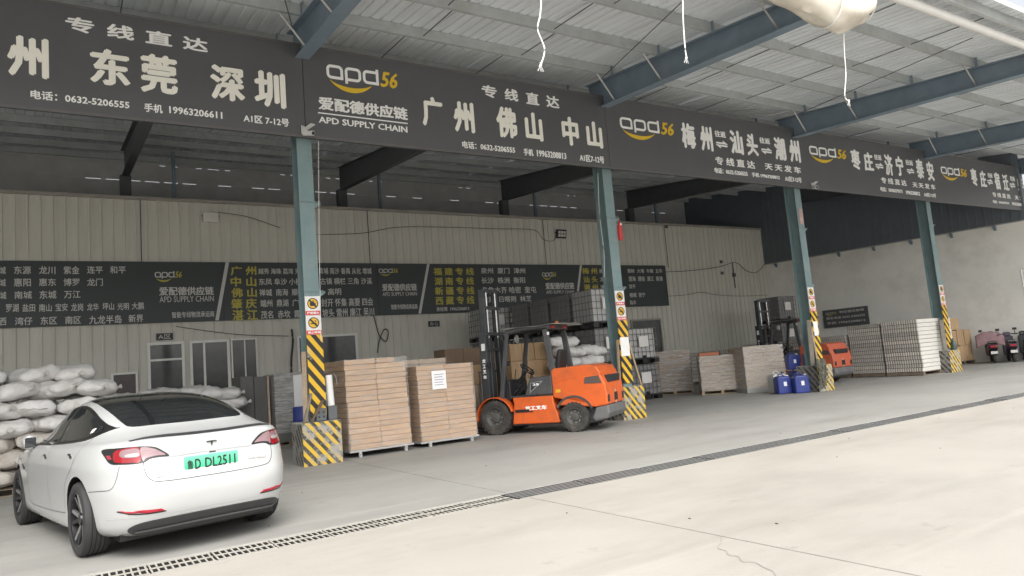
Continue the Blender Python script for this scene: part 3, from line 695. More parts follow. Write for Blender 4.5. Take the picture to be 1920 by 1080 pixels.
# ================================================================== the white car
M_carw = mat('car_white', (.46, .47, .465), .25, 0, .012, 2, coat=.7)
M_cgl  = mat('car_glass', (.012, .014, .015), .05, 0, .2, 1.5, spec=.7, coat=.3)
M_ctrim= mat('car_black_trim', (.012, .012, .012), .35, 0, .2, 5)
M_cgrey= mat('car_grey_plastic', (.035, .036, .037), .55, 0, .12, 8)
M_seam = mat('car_seam', (.07, .07, .07), .7)
M_lred = mat('lamp_red', (.26, .008, .014), .12, 0, .15, 8, coat=.6)
M_lpink= mat('lamp_clear', (.24, .15, .16), .12, 0, .22, 14, coat=.6, stretch=(1, 1, 6))
M_lwht = mat('lamp_silver', (.45, .42, .40), .2, .3, .1, 8)
M_refl = mat('reflector_red', (.35, .02, .035), .25, 0, .15, 10)
M_rim  = mat('rim_dark', (.045, .046, .05), .35, .7, .15, 4)
M_rims = mat('rim_silver', (.42, .42, .43), .3, .8, .1, 4)
M_tyre = mat('car_tyre', (.028, .028, .028), .75, 0, .2, 10, bump=.15)
M_plg  = mat('number_plate_green', (.06, .55, .30), .4, 0, .03, 3)
# printed plate: green at the foot running out to white at the top
_n = M_plg.node_tree; _tc = _n.nodes.new('ShaderNodeTexCoord'); _sp = _n.nodes.new('ShaderNodeSeparateXYZ'); _mr = _n.nodes.new('ShaderNodeMapRange'); _cr = _n.nodes.new('ShaderNodeMix'); _cr.data_type = 'RGBA'
_n.links.new(_tc.outputs['Object'], _sp.inputs[0]); _n.links.new(_sp.outputs[2], _mr.inputs[0]); _mr.inputs[1].default_value = .765; _mr.inputs[2].default_value = .90
_cr.inputs['A'].default_value = (.0, .36, .17, 1); _cr.inputs['B'].default_value = (.16, .55, .36, 1); _n.links.new(_mr.outputs[0], _cr.inputs['Factor']); _n.links.new(_cr.outputs['Result'], _n.nodes['Principled BSDF'].inputs['Base Color'])
CAR_LAB = 'white electric fastback saloon with green number plate parked by the drain'
car = empty('parked_car', (.984, 8.05, 0), .196, CAR_LAB, 'car')
RO = .978                                   # rear overhang: local y = x - RO
# rings from sill to roof: rear x,z | front x,z | half width, side z | exponent
RG = [(.55, .17, 4.30, .19, .73, .17, 4.6), (.30, .185, 4.48, .20, .83, .185, 4.8), (.13, .25, 4.58, .25, .875, .25, 5.2), (.05, .36, 4.65, .38, .890, .36, 5.3),
      (.008, .50, 4.69, .52, .902, .50, 5.3), (.0, .60, 4.685, .60, .910, .60, 5.3), (.020, .70, 4.66, .67, .912, .71, 5.2), (.046, .79, 4.59, .73, .910, .80, 5.2),
      (.070, .88, 4.44, .78, .900, .875, 5.0), (.080, .96, 4.22, .83, .882, .93, 4.8), (.088, 1.005, 3.95, .885, .858, .965, 4.8), (.14, 1.032, 3.66, .94, .832, .99, 4.8),
      (.32, 1.066, 3.48, .98, .808, 1.01, 4.8), (.55, 1.122, 3.34, 1.02, .782, 1.045, 4.8), (.80, 1.212, 3.14, 1.10, .745, 1.12, 4.6), (1.06, 1.292, 2.94, 1.19, .702, 1.205, 4.4),
      (1.36, 1.365, 2.74, 1.29, .648, 1.29, 4.0), (1.68, 1.415, 2.56, 1.37, .580, 1.358, 3.6), (1.95, 1.437, 2.42, 1.415, .46, 1.412, 3.0), (2.10, 1.443, 2.30, 1.436, .26, 1.436, 2.6), (2.19, 1.444, 2.21, 1.444, .02, 1.444, 2.2)]
LV = catmull(RG, 6)
NS, NE, CS = 64, 34, .93
vs = []; fs = []
for (xr, zr, xf, zf, hw, zs, n_) in LV:
    xm, a_ = (xr+xf)/2, (xf-xr)/2; ring = []
    s1 = (1-CS**n_)**(1/n_)
    ring += [(-CS+2*CS*k/NS, (1-abs(-CS+2*CS*k/NS)**n_)**(1/n_)) for k in range(NS)]
    ring += [((1-abs(s1-2*s1*k/NE)**n_)**(1/n_), s1-2*s1*k/NE) for k in range(NE)]
    ring += [(CS-2*CS*k/NS, -(1-abs(CS-2*CS*k/NS)**n_)**(1/n_)) for k in range(NS)]
    ring += [(-(1-abs(-s1+2*s1*k/NE)**n_)**(1/n_), -s1+2*s1*k/NE) for k in range(NE)]
    for cx, sy in ring:
        u = abs(cx)**3; z = zs+((zr-zs) if cx < 0 else (zf-zs))*u
        vs.append(((hw+.010)*sy*(1-.040*max(0, -cx)**3), xm+a_*cx-RO, z))
NR = 2*(NS+NE)
for j in range(len(LV)-1):
    for k in range(NR):
        fs.append((j*NR+k, j*NR+(k+1) % NR, (j+1)*NR+(k+1) % NR, (j+1)*NR+k))
fs += [tuple(range(NR-1, -1, -1)), tuple(range((len(LV)-1)*NR, len(LV)*NR))]
bm_ = MB(); bm_.add(vs, fs); body = bm_.build('body', [M_carw, M_ctrim], car, smooth=50)
BV = BVHTree.FromPolygons([Vector(v) for v in vs], fs)
# wheel arches
WH = [(-1, 0), (1, 0), (-1, 2.875), (1, 2.875)]
for sx, wy in WH:
    c = MB(); c.lathe([(0, .52*sx), (.378, .52*sx), (.378, 1.1*sx), (0, 1.1*sx)], 56, Matrix.Translation((0, wy, .345)))
    co = c.build('cut', M_ctrim); md = body.modifiers.new('b', 'BOOLEAN'); md.object = co; md.operation = 'DIFFERENCE'; md.solver = 'EXACT'
    co.parent = car
bpy.context.view_layer.update()
baked(body)
for o in [o for o in car.children if o.name.startswith('cut')]: bpy.data.objects.remove(o)
me = body.data
for p in me.polygons:
    c = p.center
    p.material_index = 0
    for sx, wy in WH:
        if math.hypot(c.y-wy, c.z-.345) < .3785 and p.normal.dot(Vector((0, c.y-wy, c.z-.345))) < .02 and abs(c.x) < .915: p.material_index = 1
    if c.z < .19 and p.normal.z < -.8: p.material_index = 1
sm(me, 38)
DIRS = {'left': (Vector((1, 0, 0)), lambda a, b: Vector((-3, a-RO, b))), 'right': (Vector((-1, 0, 0)), lambda a, b: Vector((3, a-RO, b))),
        'rear': (Vector((0, 1, 0)), lambda a, b: Vector((a, -4, b))), 'top': (Vector((0, 0, -1)), lambda a, b: Vector((a, b-RO, 3)))}
def onbody(view, a, b, off):
    d, f = DIRS[view]; h = BV.ray_cast(f(a, b), d)
    if h[0] is None:
        h = BV.find_nearest(f(a, b)+d*3)
    nrm = h[1] if h[1].dot(d) < 0 else -h[1]
    return h[0]+nrm*off
def smooth_poly(pts, n=6, closed=True):
    N = len(pts); out = []
    for i in range(N):
        p0, p1, p2, p3 = pts[(i-1) % N], pts[i], pts[(i+1) % N], pts[(i+2) % N]
        for k in range(n):
            t = k/n; out.append(tuple(.5*((2*b)+(-a+c)*t+(2*a-5*b+4*c-d)*t*t+(-a+3*b-3*c+d)*t**3) for a, b, c, d in zip(p0, p1, p2, p3)))
    return out
def patch(name, M, view, poly, off=.004, step=.035, rim=.012, parent=None):
    # a thin shell that follows the body inside a drawn outline
    xs_ = [p[0] for p in poly]; ys_ = [p[1] for p in poly]; P = [Vector(p) for p in poly]; N = len(P)
    def inside(x, y):
        r = False; j = N-1
        for i in range(N):
            if (P[i].y > y) != (P[j].y > y) and x < (P[j].x-P[i].x)*(y-P[i].y)/(P[j].y-P[i].y)+P[i].x: r = not r
            j = i
        return r
    extra = []; x = min(xs_)+step/2
    while x < max(xs_):
        y = min(ys_)+step/2
        while y < max(ys_):
            if inside(x, y) and min((Vector((x, y))-p).length for p in P) > step*.35: extra.append(Vector((x, y)))
            y += step
        x += step
    V, E_, F, *_ = delaunay_2d_cdt(P+extra, [(i, (i+1) % N) for i in range(N)], [], 1, 1e-5)
    top = [onbody(view, v.x, v.y, off) for v in V]; mb = MB(); mb.add(top, F)
    o0 = len(mb.v)
    bot = [onbody(view, p.x, p.y, off-rim) for p in P]; tp = [onbody(view, p.x, p.y, off) for p in P]
    mb.add(tp+bot, [(i, (i+1) % N, N+(i+1) % N, N+i) for i in range(N)])
    ob = mb.build(name, M, parent or car, fix=False)
    b = bmesh.new(); b.from_mesh(ob.data); bmesh.ops.remove_doubles(b, verts=b.verts, dist=1e-5); b.normal_update()
    d = DIRS[view][0]
    bmesh.ops.recalc_face_normals(b, faces=b.faces)
    if sum(f.normal.dot(d)*f.calc_area() for f in b.faces) > 0: bmesh.ops.reverse_faces(b, faces=b.faces)
    b.to_mesh(ob.data); b.free(); sm(ob.data, 35); return ob
def seam(name, M, view, pts, w=.006, off=.0015, parent=None):
    mb = MB(); P = [Vector(p) for p in pts]; vs_ = []
    for i, p in enumerate(P):
        t = (P[min(i+1, len(P)-1)]-P[max(i-1, 0)]).normalized(); nn = Vector((-t.y, t.x))*w/2
        vs_ += [onbody(view, *(p+nn), off), onbody(view, *(p-nn), off)]
    mb.add(vs_, [(2*i, 2*i+1, 2*i+3, 2*i+2) for i in range(len(P)-1)])
    return mb.build(name, M, parent or car, fix=False)
def sp2(pts, n=8): return [tuple(p) for p in catmull(pts, n)]
# side glass
for view in ('left', 'right'):
    win = smooth_poly([(.76, 1.128), (1.02, 1.048), (1.45, 1.010), (2.0, .985), (2.6, .968), (3.10, .957), (3.15, .977), (2.86, 1.155), (2.55, 1.29), (2.2, 1.352), (1.85, 1.350), (1.5, 1.300), (1.2, 1.232), (.95, 1.172), (.78, 1.138)])
    patch('window_trim', M_ctrim, view, win, .004, .05)
    g2 = smooth_poly([(.90, 1.122), (1.10, 1.068), (1.50, 1.030), (1.98, 1.010), (2.02, 1.02), (2.02, 1.325), (1.95, 1.332), (1.70, 1.312), (1.42, 1.262), (1.10, 1.185)], 4)
    patch('side_glass', M_cgl, view, g2, .0065, .05)
    g3 = smooth_poly([(2.13, 1.004), (2.5, .994), (2.96, .982), (3.00, .994), (2.79, 1.14), (2.52, 1.262), (2.3, 1.312), (2.17, 1.326), (2.13, 1.318)], 4)
    patch('side_glass', M_cgl, view, g3, .0065, .05)
    # door seams, sill, handles
    seam('door_seam', M_seam, view, sp2([(2.10, .985), (2.11, .85), (2.10, .60), (2.06, .345)]))
    seam('door_seam', M_seam, view, sp2([(.93, 1.085), (1.02, .93), (1.16, .78), (1.33, .66), (1.42, .50), (1.45, .36)]))
    seam('door_seam', M_seam, view, sp2([(1.45, .355), (1.9, .335), (2.6, .32), (3.08, .325), (3.16, .45), (3.17, .7), (3.12, .92)]))
    seam('bumper_seam', M_seam, view, sp2([(.66, .60), (.45, .615), (.30, .63), (.25, .70), (.24, .82)]))
    for hx, hz in ((1.16, .035), (2.18, 0)):
        patch('door_handle', M_ctrim, view, [(hx, .845+hz), (hx+.02, .866+hz), (hx+.055, .868+hz), (hx+.075, .885+hz), (hx+.15, .885+hz), (hx+.15, .872+hz), (hx+.08, .868+hz), (hx+.06, .848+hz)], .008, .1)
patch('side_camera', M_ctrim, 'left', [(3.32, .70), (3.38, .72), (3.45, .745), (3.45, .725), (3.40, .70), (3.35, .685)], .006, .1)
patch('window_sticker', M_plate, 'left', [(1.05, 1.100), (1.10, 1.092), (1.10, 1.130), (1.05, 1.138)], .010, .1)
# roof and rear glass in one
rg = [(0, .575), (.30, .590), (.46, .622), (.530, .69), (.548, .80), (.555, 1.0), (.556, 1.3), (.545, 1.65), (.52, 2.0), (.46, 2.35), (.25, 2.50), (0, 2.53)]
rgl = rg+[(-a, b) for a, b in reversed(rg[1:-1])]
patch('rear_glass', M_cgl, 'top', smooth_poly(rgl, 4), .003, .06)
ws = [(0, 2.62), (.30, 2.59), (.48, 2.55), (.62, 2.95), (.66, 3.18), (.40, 3.30), (0, 3.34)]
patch('windscreen', M_cgl, 'top', smooth_poly(ws+[(-a, b) for a, b in reversed(ws[1:-1])], 4), .003, .08)
# boot lip spoiler
mb = MB(); pr = []
NSP = 40
for k in range(NSP+1):
    u = -.64+1.28*k/NSP; xx = .115+.15*abs(u/.66)**2.6; h = onbody('top', u, xx+.05, 0); e = onbody('top', u, xx+.012, 0)
    q = 1-abs(u/.66)**6; t_ = .020*q+.004
    pr += [h+Vector((0, 0, .002)), e+Vector((0, -.012*q, t_)), e+Vector((0, -.020*q-.004, t_*.75)), e+Vector((0, -.006, -.004))]
mb.add(pr, [(4*k+i, 4*k+(i+1) % 4, 4*k+4+(i+1) % 4, 4*k+4+i) for k in range(NSP) for i in range(4)])
mb.build('spoiler', mat('spoiler_carbon', (.03, .031, .034), .35, var=.2, scale=30), car, smooth=60)
# tail lamps
for s in (-1, 1):
    def mir(pts): return [(s*a, b) for a, b in pts]
    hs = patch('tail_lamp', M_ctrim, 'rear', smooth_poly(mir([(0.372, .868), (0.449, .868), (0.518, .862), (0.565, .838), (0.639, .832), (0.725, .836), (0.772, .845), (0.792, .90), (0.795, .962), (0.716, .974), (0.587, .976), (0.484, .960), (0.415, .915)]), 5), .006, .022)
    patch('clear_lens', M_lpink, 'rear', smooth_poly(mir([(0.402, .880), (0.467, .882), (0.548, .870), (0.574, .850), (0.580, .962), (0.501, .950), (0.441, .915)]), 4), .010, .022, parent=hs)
    patch('red_lens', M_lred, 'rear', smooth_poly(mir([(0.591, .848), (0.639, .842), (0.707, .846), (0.746, .858), (0.750, .90), (0.737, .945), (0.690, .964), (0.593, .965)]), 4), .010, .022, parent=hs)
    patch('pink_lens', M_lpink, 'rear', smooth_poly(mir([(0.597, .890), (0.673, .886), (0.712, .900), (0.707, .940), (0.673, .956), (0.597, .956)]), 4), .012, .022, parent=hs)
    patch('reverse_lens', M_lwht, 'rear', smooth_poly(mir([(0.600, .893), (0.664, .890), (0.686, .902), (0.664, .916), (0.600, .918)]), 4), .014, .022, parent=hs)
    patch('side_lens', M_lred, 'rear', mir([(0.759, .880), (0.778, .880), (0.785, .915), (0.764, .915)]), .010, .02, parent=hs)
    patch('bumper_reflector', M_refl, 'rear', mir([(.43, .412), (.46, .432), (.60, .440), (.74, .446), (.68, .424), (.56, .412)]), .008, .03)
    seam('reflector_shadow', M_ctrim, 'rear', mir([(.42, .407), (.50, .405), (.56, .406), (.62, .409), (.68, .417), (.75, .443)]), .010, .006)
# diffuser
df = [(0, .205), (.50, .205), (.61, .222), (.67, .262), (.66, .300), (.58, .332), (.40, .345), (0, .348)]
dfo = patch('diffuser', M_cgrey, 'rear', smooth_poly(df+[(-a, b) for a, b in reversed(df[1:-1])], 4), .010, .03)
seam('diffuser_lip', mat('diffuser_lip', (.12, .12, .125), .4), 'rear', sp2([(-.62, .255), (-.4, .268), (0, .272), (.4, .268), (.62, .255)]), .018, .016, dfo)
# boot lid lines
seam('boot_seam', M_seam, 'rear', sp2([(-.575, .838), (-.570, .76), (-.54, .695), (-.47, .665), (-.2, .656), (.2, .656), (.47, .665), (.54, .695), (.570, .76), (.575, .838)], 6), .006, .003)
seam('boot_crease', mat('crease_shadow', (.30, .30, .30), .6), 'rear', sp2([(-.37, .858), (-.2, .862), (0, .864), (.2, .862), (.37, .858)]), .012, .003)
patch('boot_release', M_ctrim, 'rear', [(-.030, .848), (.030, .848), (.026, .858), (-.026, .858)], .006, .1)
seam('bumper_line', mat('bumper_line', (.5, .5, .5), .6), 'rear', sp2([(-.80, .372), (-.7, .38), (-.6, .385), (-.3, .39), (0, .39), (.3, .39), (.6, .385), (.7, .38), (.80, .372)], 4), .006, .003)
# emblem: a plain T-shaped mark
em = MB(); c = onbody('rear', 0, .93, .004); yy = c.y-.004
em.prism([(-.048, 0.951), (-.02, 0.955), (.02, 0.955), (.048, 0.951), (.040, 0.943), (.012, 0.946), (.008, 0.941), (0, 0.905), (-.008, 0.941), (-.012, 0.946), (-.040, 0.943)], yy-.004, yy+.01, 'y')
em.build('emblem', M_cgrey, car)
# number plate, with legible characters
pl = empty('number_plate', (0, onbody('rear', 0, .77, 0).y-.012, 0)); pl.parent = car; pl.location.z = -.064; pl.location.x = -.02
MB().box(-.24, .24, 0, .014, .755, .905).build('plate_panel', M_plg, pl, bevel=.004)
text_fit('鲁', -.218, -.166, .790, .872, -.003, M_black, pl, .0, depth=.002); text_fit('D', -.150, -.100, .785, .876, -.003, M_black, pl, .016, depth=.002)
text_fit('DL2511', -.062, .215, .785, .876, -.003, M_black, pl, .016, depth=.002)
for a, b in ((-.12, .884), (.12, .884), (-.12, .773), (.12, .773)): MB().cyl((a, -.004, b), (a, .002, b), .006, n=8).build('plate_screw', M_galv, pl)
text_fit('特斯拉', -.50, -.36, .695, .725, onbody('rear', -.43, .71, .004).y, M_ldim, car, .02, 'badge', .004)
text_fit('DUAL MOTOR', .32, .50, .735, .752, onbody('rear', .41, .74, .006).y, M_lwht, car, .0, 'badge', .004)
# mirrors
for s in (-1, 1):
    mm = MB(); mv = []; mf = []
    for j, (k_, hh, ww) in enumerate(((0, .02, .03), (.02, .075, .09), (.10, .085, .105), (.17, .07, .09), (.20, .02, .03))):
        for q in range(12):
            a = 2*math.pi*q/12; mv.append((s*(.86+.13*(.5+.5*math.cos(a))), 3.02-RO+.0+k_-.08, 1.0+hh*math.sin(a)))
    mm.add(mv, [(j*12+q, j*12+(q+1) % 12, j*12+12+(q+1) % 12, j*12+12+q) for j in range(4) for q in range(12)]+[tuple(range(12)), tuple(range(48, 60))])
    mo = mm.build('mirror', M_carw, car, smooth=60)
    MB().box(min(s*.875, s*.98), max(s*.875, s*.98), 3.02-RO-.087, 3.02-RO-.075, .945, 1.055).build('mirror_glass', M_cgl, mo, bevel=.012)
    MB().prism([(3.0-RO, .935), (3.12-RO, .935), (3.10-RO, .975), (3.02-RO, .975)], min(s*.80, s*.95), max(s*.80, s*.95), 'x').build('mirror_arm', M_ctrim, mo)
# wheels
def car_wheel(sx, wy):
    w_ = empty('wheel', (sx*.795, wy, .335)); w_.parent = car
    r = .335; hw = .1175; pf = [(.243, -hw*.9), (.262, -hw*.98), (.30, -hw), (.322, -hw*.92), (.333, -hw*.75)]
    for c_ in (-.055, -.018, .018, .055): pf += [(r, c_-.0045), (r-.009, c_-.0035), (r-.009, c_+.0035), (r, c_+.0045)]
    pf += [(.333, hw*.75), (.322, hw*.92), (.30, hw), (.262, hw*.98), (.243, hw*.9)]
    MB().lathe(pf, 64).build('tyre', M_tyre, w_, smooth=30)
    o_ = sx
    rimm = MB(); rimm.lathe([(.244, -hw*.88), (.244, hw*.88), (.228, hw*.86), (.225, -hw*.5), (.10, -hw*.2*1)], 48) if sx > 0 else rimm.lathe([(.244, hw*.88), (.244, -hw*.88), (.228, -hw*.86), (.225, hw*.5), (.10, hw*.2)], 48)
    ro = rimm.build('rim', M_rim, w_, smooth=40)
    MB().cyl((-.03*sx, 0, 0), (.05*sx, 0, 0), .16, n=32).build('brake_disc', M_rims, w_, smooth=40)
    for k in range(5):
        for dlt, mt in ((-.16, M_rim), (.16, M_rims)):
            a = 2*math.pi*k/5+dlt*.6; b2 = 2*math.pi*k/5+dlt*1.55
            x0, x1 = hw*.55*sx, hw*.85*sx
            p0 = Vector((x0, .045*math.cos(a), .045*math.sin(a))); p1 = Vector((x1, .236*math.cos(b2), .236*math.sin(b2)))
            t_ = Vector((0, -math.sin(b2), math.cos(b2)))
            sp_ = MB(); sp_.add([p0+t_*.022, p0-t_*.022, p1-t_*.014, p1+t_*.014]+[q-Vector((.03*sx, 0, 0)) for q in (p0+t_*.022, p0-t_*.022, p1-t_*.014, p1+t_*.014)],
                                [(0, 1, 2, 3), (7, 6, 5, 4), (0, 4, 5, 1), (1, 5, 6, 2), (2, 6, 7, 3), (3, 7, 4, 0)])
            sp_.build('spoke', mt, w_, bevel=.004)
    MB().cyl((hw*.45*sx, 0, 0), (hw*.72*sx, 0, 0), .06, .05, 20).build('hub_cap', M_rim, w_, smooth=40)
for sx, wy in WH: car_wheel(sx, wy)
un = MB().box(-.70, .70, -.6, 3.3, .16, .30).build('underbody', M_ctrim, car)
# ================================================================== stored goods
M_sack  = mat('woven_sack_white', (.68, .67, .655), .6, 0, .10, 5, bump=.9, bscale=16, dirt=(.40, .37, .32), dirt_amt=.45, dirt_scale=3)
M_sackd = mat('woven_sack_dusty', (.50, .465, .42), .7, 0, .12, 5, bump=.9, bscale=16, dirt=(.32, .27, .22), dirt_amt=.6, dirt_scale=3)
M_tie   = mat('sack_tie', (.55, .54, .50), .7)
M_cart  = mat('carton_tan', (.45, .29, .165), .75, 0, .22, 2.2, stretch=(1, 1, 5), orand=.10)
M_cartw = mat('carton_pale', (.50, .40, .30), .75, 0, .22, 2.2, stretch=(1, 1, 5), orand=.10)
M_cartd = mat('carton_brown', (.24, .165, .11), .75, 0, .16, 2.2)
M_kraft = mat('carton_kraft', (.45, .30, .17), .75, 0, .12, 2, orand=.15)
M_tape  = mat('parcel_tape', (.40, .30, .18), .35)
M_film  = film_mat('stretch_film', .42)
M_filmd = film_mat('stretch_film_heavy', .75)
M_palw  = mat('pallet_wood', (.40, .31, .21), .8, 0, .25, 4, bump=.3)
M_pald  = mat('pallet_dark_wood', (.20, .16, .12), .8, 0, .25, 4, bump=.3)
M_pals  = mat('pallet_steel', (.42, .42, .41), .45, .3, .12, 5)
M_paper = mat('paper', (.78, .78, .77), .7, 0, .04, 5)
M_ink   = mat('ink_grey', (.30, .30, .38), .7)
M_greyg = mat('grey_board', (.10, .10, .095), .55, 0, .12, 2, dirt=(.16, .155, .145), dirt_amt=.5)
M_greyg2= mat('grey_green_board', (.13, .14, .125), .5, 0, .12, 2, dirt=(.19, .19, .18), dirt_amt=.5)

def sack_mesh(seed, L=.84, W=.54, H=.29, mt=M_sack, tied=True):
    mb = MB(); NU, NV = 30, 22; vs = []; sd = Vector((seed*7.3, seed*3.1, seed*1.7))
    for i in range(NU+1):
        t = -1+2*i/NU; at_ = abs(t)
        env = (1-at_**5)**.55 if at_ < 1 else 0
        envw = (1-at_**9)**.40 if at_ < 1 else 0
        pw = W/2*(.20+.80*envw); ph = H/2*(.10+.90*env)
        if tied: pw *= (1-.55*max(0, (at_-.80)/.20)**1.4)
        for k in range(NV):
            a = 2*math.pi*k/NV; c, s = math.cos(a), math.sin(a)
            y = pw*math.copysign(abs(c)**.75, c); z = ph*math.copysign(abs(s)**.85, s)
            p = Vector((t*L/2, y, z)); q = p*4+sd
            wr = noise.noise(q)*.055+noise.noise(p*9+sd)*.022-abs(noise.noise(Vector((p.x*4, p.y*12, p.z*12))+sd))*.055
            fold = .010*math.sin(a*7+seed+t*4)*(at_**2)
            nrm = Vector((0, c, s)); p += nrm*(wr*(1-.4*at_)+fold)
            if s < -.2: p.z *= .80
            vs.append(tuple(p))
    fs = [(i*NV+k, i*NV+(k+1) % NV, (i+1)*NV+(k+1) % NV, (i+1)*NV+k) for i in range(NU) for k in range(NV)]
    fs += [tuple(range(NV-1, -1, -1)), tuple(range(NU*NV, NU*NV+NV))]
    mb.add(vs, fs); return mb.mesh('sack', mt, smooth=75)
def ear_mesh(seed):
    # gathered, tied-off mouth
    mb = MB(); pts = [(0, 0, 0), (.03, 0, .004), (.05, .006, .012), (.075, .01, .022), (.10, .018, .026)]
    mb.tube(pts, [.045, .030, .016, .030, .042], 8); return mb.mesh('tied_neck', M_tie, smooth=60)
SK = [sack_mesh(k, mt=M_sack) for k in range(4)]; SKD = [sack_mesh(k+10, mt=M_sackd) for k in range(4)]; EAR = ear_mesh(1)
sw_ = MB(); sw_.add([(x, y, z) for x in (0, -.045) for y, z in [(-.17+.034*k, .010*math.sin(k*1.7)+(.008 if x else 0)) for k in range(11)]], [(k, k+1, 12+k, 11+k) for k in range(10)]); SEW = sw_.mesh('sewn_end', M_tie, fix=False)
def put_sack(x, y, z, rz, label, group, dusty=False, k=0, sc_=(1, 1, 1), tilt=(0, 0)):
    o = link('sack', (SKD if dusty else SK)[k % 4], None, (x, y, z), (tilt[0], tilt[1], rz)); o.scale = sc_
    tag(o, label, 'sack', group)
    e = link('tied_neck', EAR, o, (.385, 0, .0)); e2 = link('sewn_end', SEW, o, (-.40, 0, -.01))
    return o
def wood_pallet(parent, x0, x1, y0, y1, z=0, h=.13, M=M_palw):
    nb = 6; dx = (y1-y0)
    for k in range(5):
        a = y0+k*(y1-y0-.10)/4; MB().box(x0, x1, a, a+.10, z+h-.022, z+h).build('deck_board', M, parent)
    for k in range(3):
        a = x0+k*(x1-x0-.09)/2; MB().box(a, a+.09, y0, y1, z+.022, z+h-.0225).build('bearer', M, parent)
    for k in range(3):
        a = y0+k*(y1-y0-.10)/2; MB().box(x0, x1, a, a+.10, z, z+.0215).build('base_board', M, parent)
ORD = ['bottom', 'second', 'third', 'fourth', 'fifth', 'sixth', 'seventh', 'eighth']
rk = random.Random(11)
# -- left pile of sacks
tg = 'sacks in the big pile left of the car'
pp = empty('wood_pallet', (-.55, 14.75, 0), 0, 'wooden pallet under the big sack pile at far left', 'pallet'); wood_pallet(pp, -1.35, 1.15, -.55, .6, 0, .13, M_pald)
for lay in range(7):
    z = .13+.125+.275*lay; off = (.22 if lay % 2 else 0)
    cols = [(-1.50+off, 'leftmost'), (-.92+off, 'second'), (-.34+off, 'third'), (.22+off, 'fourth')] if lay < 6 else [(-1.15, 'leftmost'), (-.48, 'second'), (.10, 'third')]
    for j, (x, nm) in enumerate(cols):
        rz = R(rk.choice((-78, -65, -100, -40, 75, -55)))+rk.uniform(-.2, .2)
        put_sack(x+rk.uniform(-.05, .05), 14.50+rk.uniform(-.08, .08)+(.25 if lay == 6 else 0), z+rk.uniform(-.015, .025), rz,
                 '%s sack, big far left pile, %s layer from floor, %s from left' % ('dusty beige' if lay < 3 else 'white', ORD[lay], nm), tg, lay < 3, j+lay, (1.05, 1.18, 1.15), (rk.uniform(-.10, .10), rk.uniform(-.10, .10)))
for lay, (x, y) in ((4, (.40, 15.2)), (5, (-.2, 15.3)), (5, (.45, 15.25)), (6, (-.75, 15.4)), (3, (.55, 15.2))):
    put_sack(x, y, .26+.265*lay+.02, rk.uniform(-.3, .3), 'white sack behind front row of far left pile, %s layer, %s' % (ORD[lay], 'on its right end' if x > .1 else 'toward its left end'), tg, False, lay, (1, 1, 1.1))
# -- sacks behind the car roof
tg = 'sacks stacked behind the car'
ps = empty('pallet_stack', (2.0, 17.3, 0), 0, 'stack of wooden pallets hidden behind the car under the low sacks', 'pallet')
for k in range(7): wood_pallet(ps, -1.35, 1.35, -.5, .55, k*.135, .13, M_pald)
for j, (px, pz, nm, rz) in enumerate(((.95, 1.08, 'lower layer, leftmost', .1), (1.75, 1.08, 'lower layer, second from left', -.1), (2.55, 1.08, 'lower layer, third from left', .15), (3.1, 1.10, 'lower layer, rightmost beside grey boards', -.2),
                                 (1.05, 1.36, 'upper layer, leftmost', .05), (1.78, 1.40, 'upper layer, second from left', -.12), (2.38, 1.38, 'upper layer, third from left', .2), (2.95, 1.32, 'upper layer, rightmost', .0))):
    put_sack(px, 17.1+rk.uniform(-.08, .08), pz, rz, 'white sack seen over the roof of the car, '+nm, tg, False, j, (1.10, 1.1, 1.15), (rk.uniform(-.05, .05), rk.uniform(-.08, .08)))
# -- sacks behind the forklift
tg = 'sacks behind the orange forklift'
a = at(1040, 690, 15.2); b = at(1150, 690, 15.2)
pf = empty('wood_pallet', ((a.x+b.x)/2, 15.5, 0), 0, 'wooden pallet under the sacks behind the orange forklift', 'pallet'); wood_pallet(pf, -.85, .85, -.5, .5, 0, .13, M_pald)
for lay in range(7):
    for j in range(2):
        if lay == 6 and j: continue
        x = a.x+.40+j*.78+(.12 if lay % 2 else -.05)
        if lay == 5 and j == 1: x -= .05
        put_sack(x, 15.25+rk.uniform(-.05, .05), .26+.275*lay, rk.uniform(-.2, .2)+(math.pi if j else 0), 'white sack in pile behind the forklift cab, %s layer from floor, %s' % (ORD[lay], ('left', 'right')[j]), tg, False, lay+j, (1.08, 1.1, 1.15), (0, rk.uniform(-.09, .09)))

# -- pallet loads
def film_shell(parent, x0, x1, y0, y1, z0, z1, M, amp=.012, seed=0):
    mb = MB(); per = []; nx, ny, nz_ = 16, 12, 22
    per += [(x0+(x1-x0)*k/nx, y0) for k in range(nx)]+[(x1, y0+(y1-y0)*k/ny) for k in range(ny)]
    per += [(x1-(x1-x0)*k/nx, y1) for k in range(nx)]+[(x0, y1-(y1-y0)*k/ny) for k in range(ny)]
    n_ = len(per); cx, cy = (x0+x1)/2, (y0+y1)/2; vs = []
    for j in range(nz_+1):
        z = z0+(z1-z0)*j/nz_
        for (x, y) in per:
            d = Vector((x-cx, y-cy, 0)).normalized(); w_ = amp*(.6+noise.noise(Vector((x*3, y*3, z*16+seed))))
            vs.append((x+d.x*w_, y+d.y*w_, z+.01*noise.noise(Vector((x*5, y*5, seed)))))
    mb.add(vs, [(j*n_+k, j*n_+(k+1) % n_, (j+1)*n_+(k+1) % n_, (j+1)*n_+k) for j in range(nz_) for k in range(n_)])
    return mb.build('stretch_film', M, parent, smooth=60, fix=False)
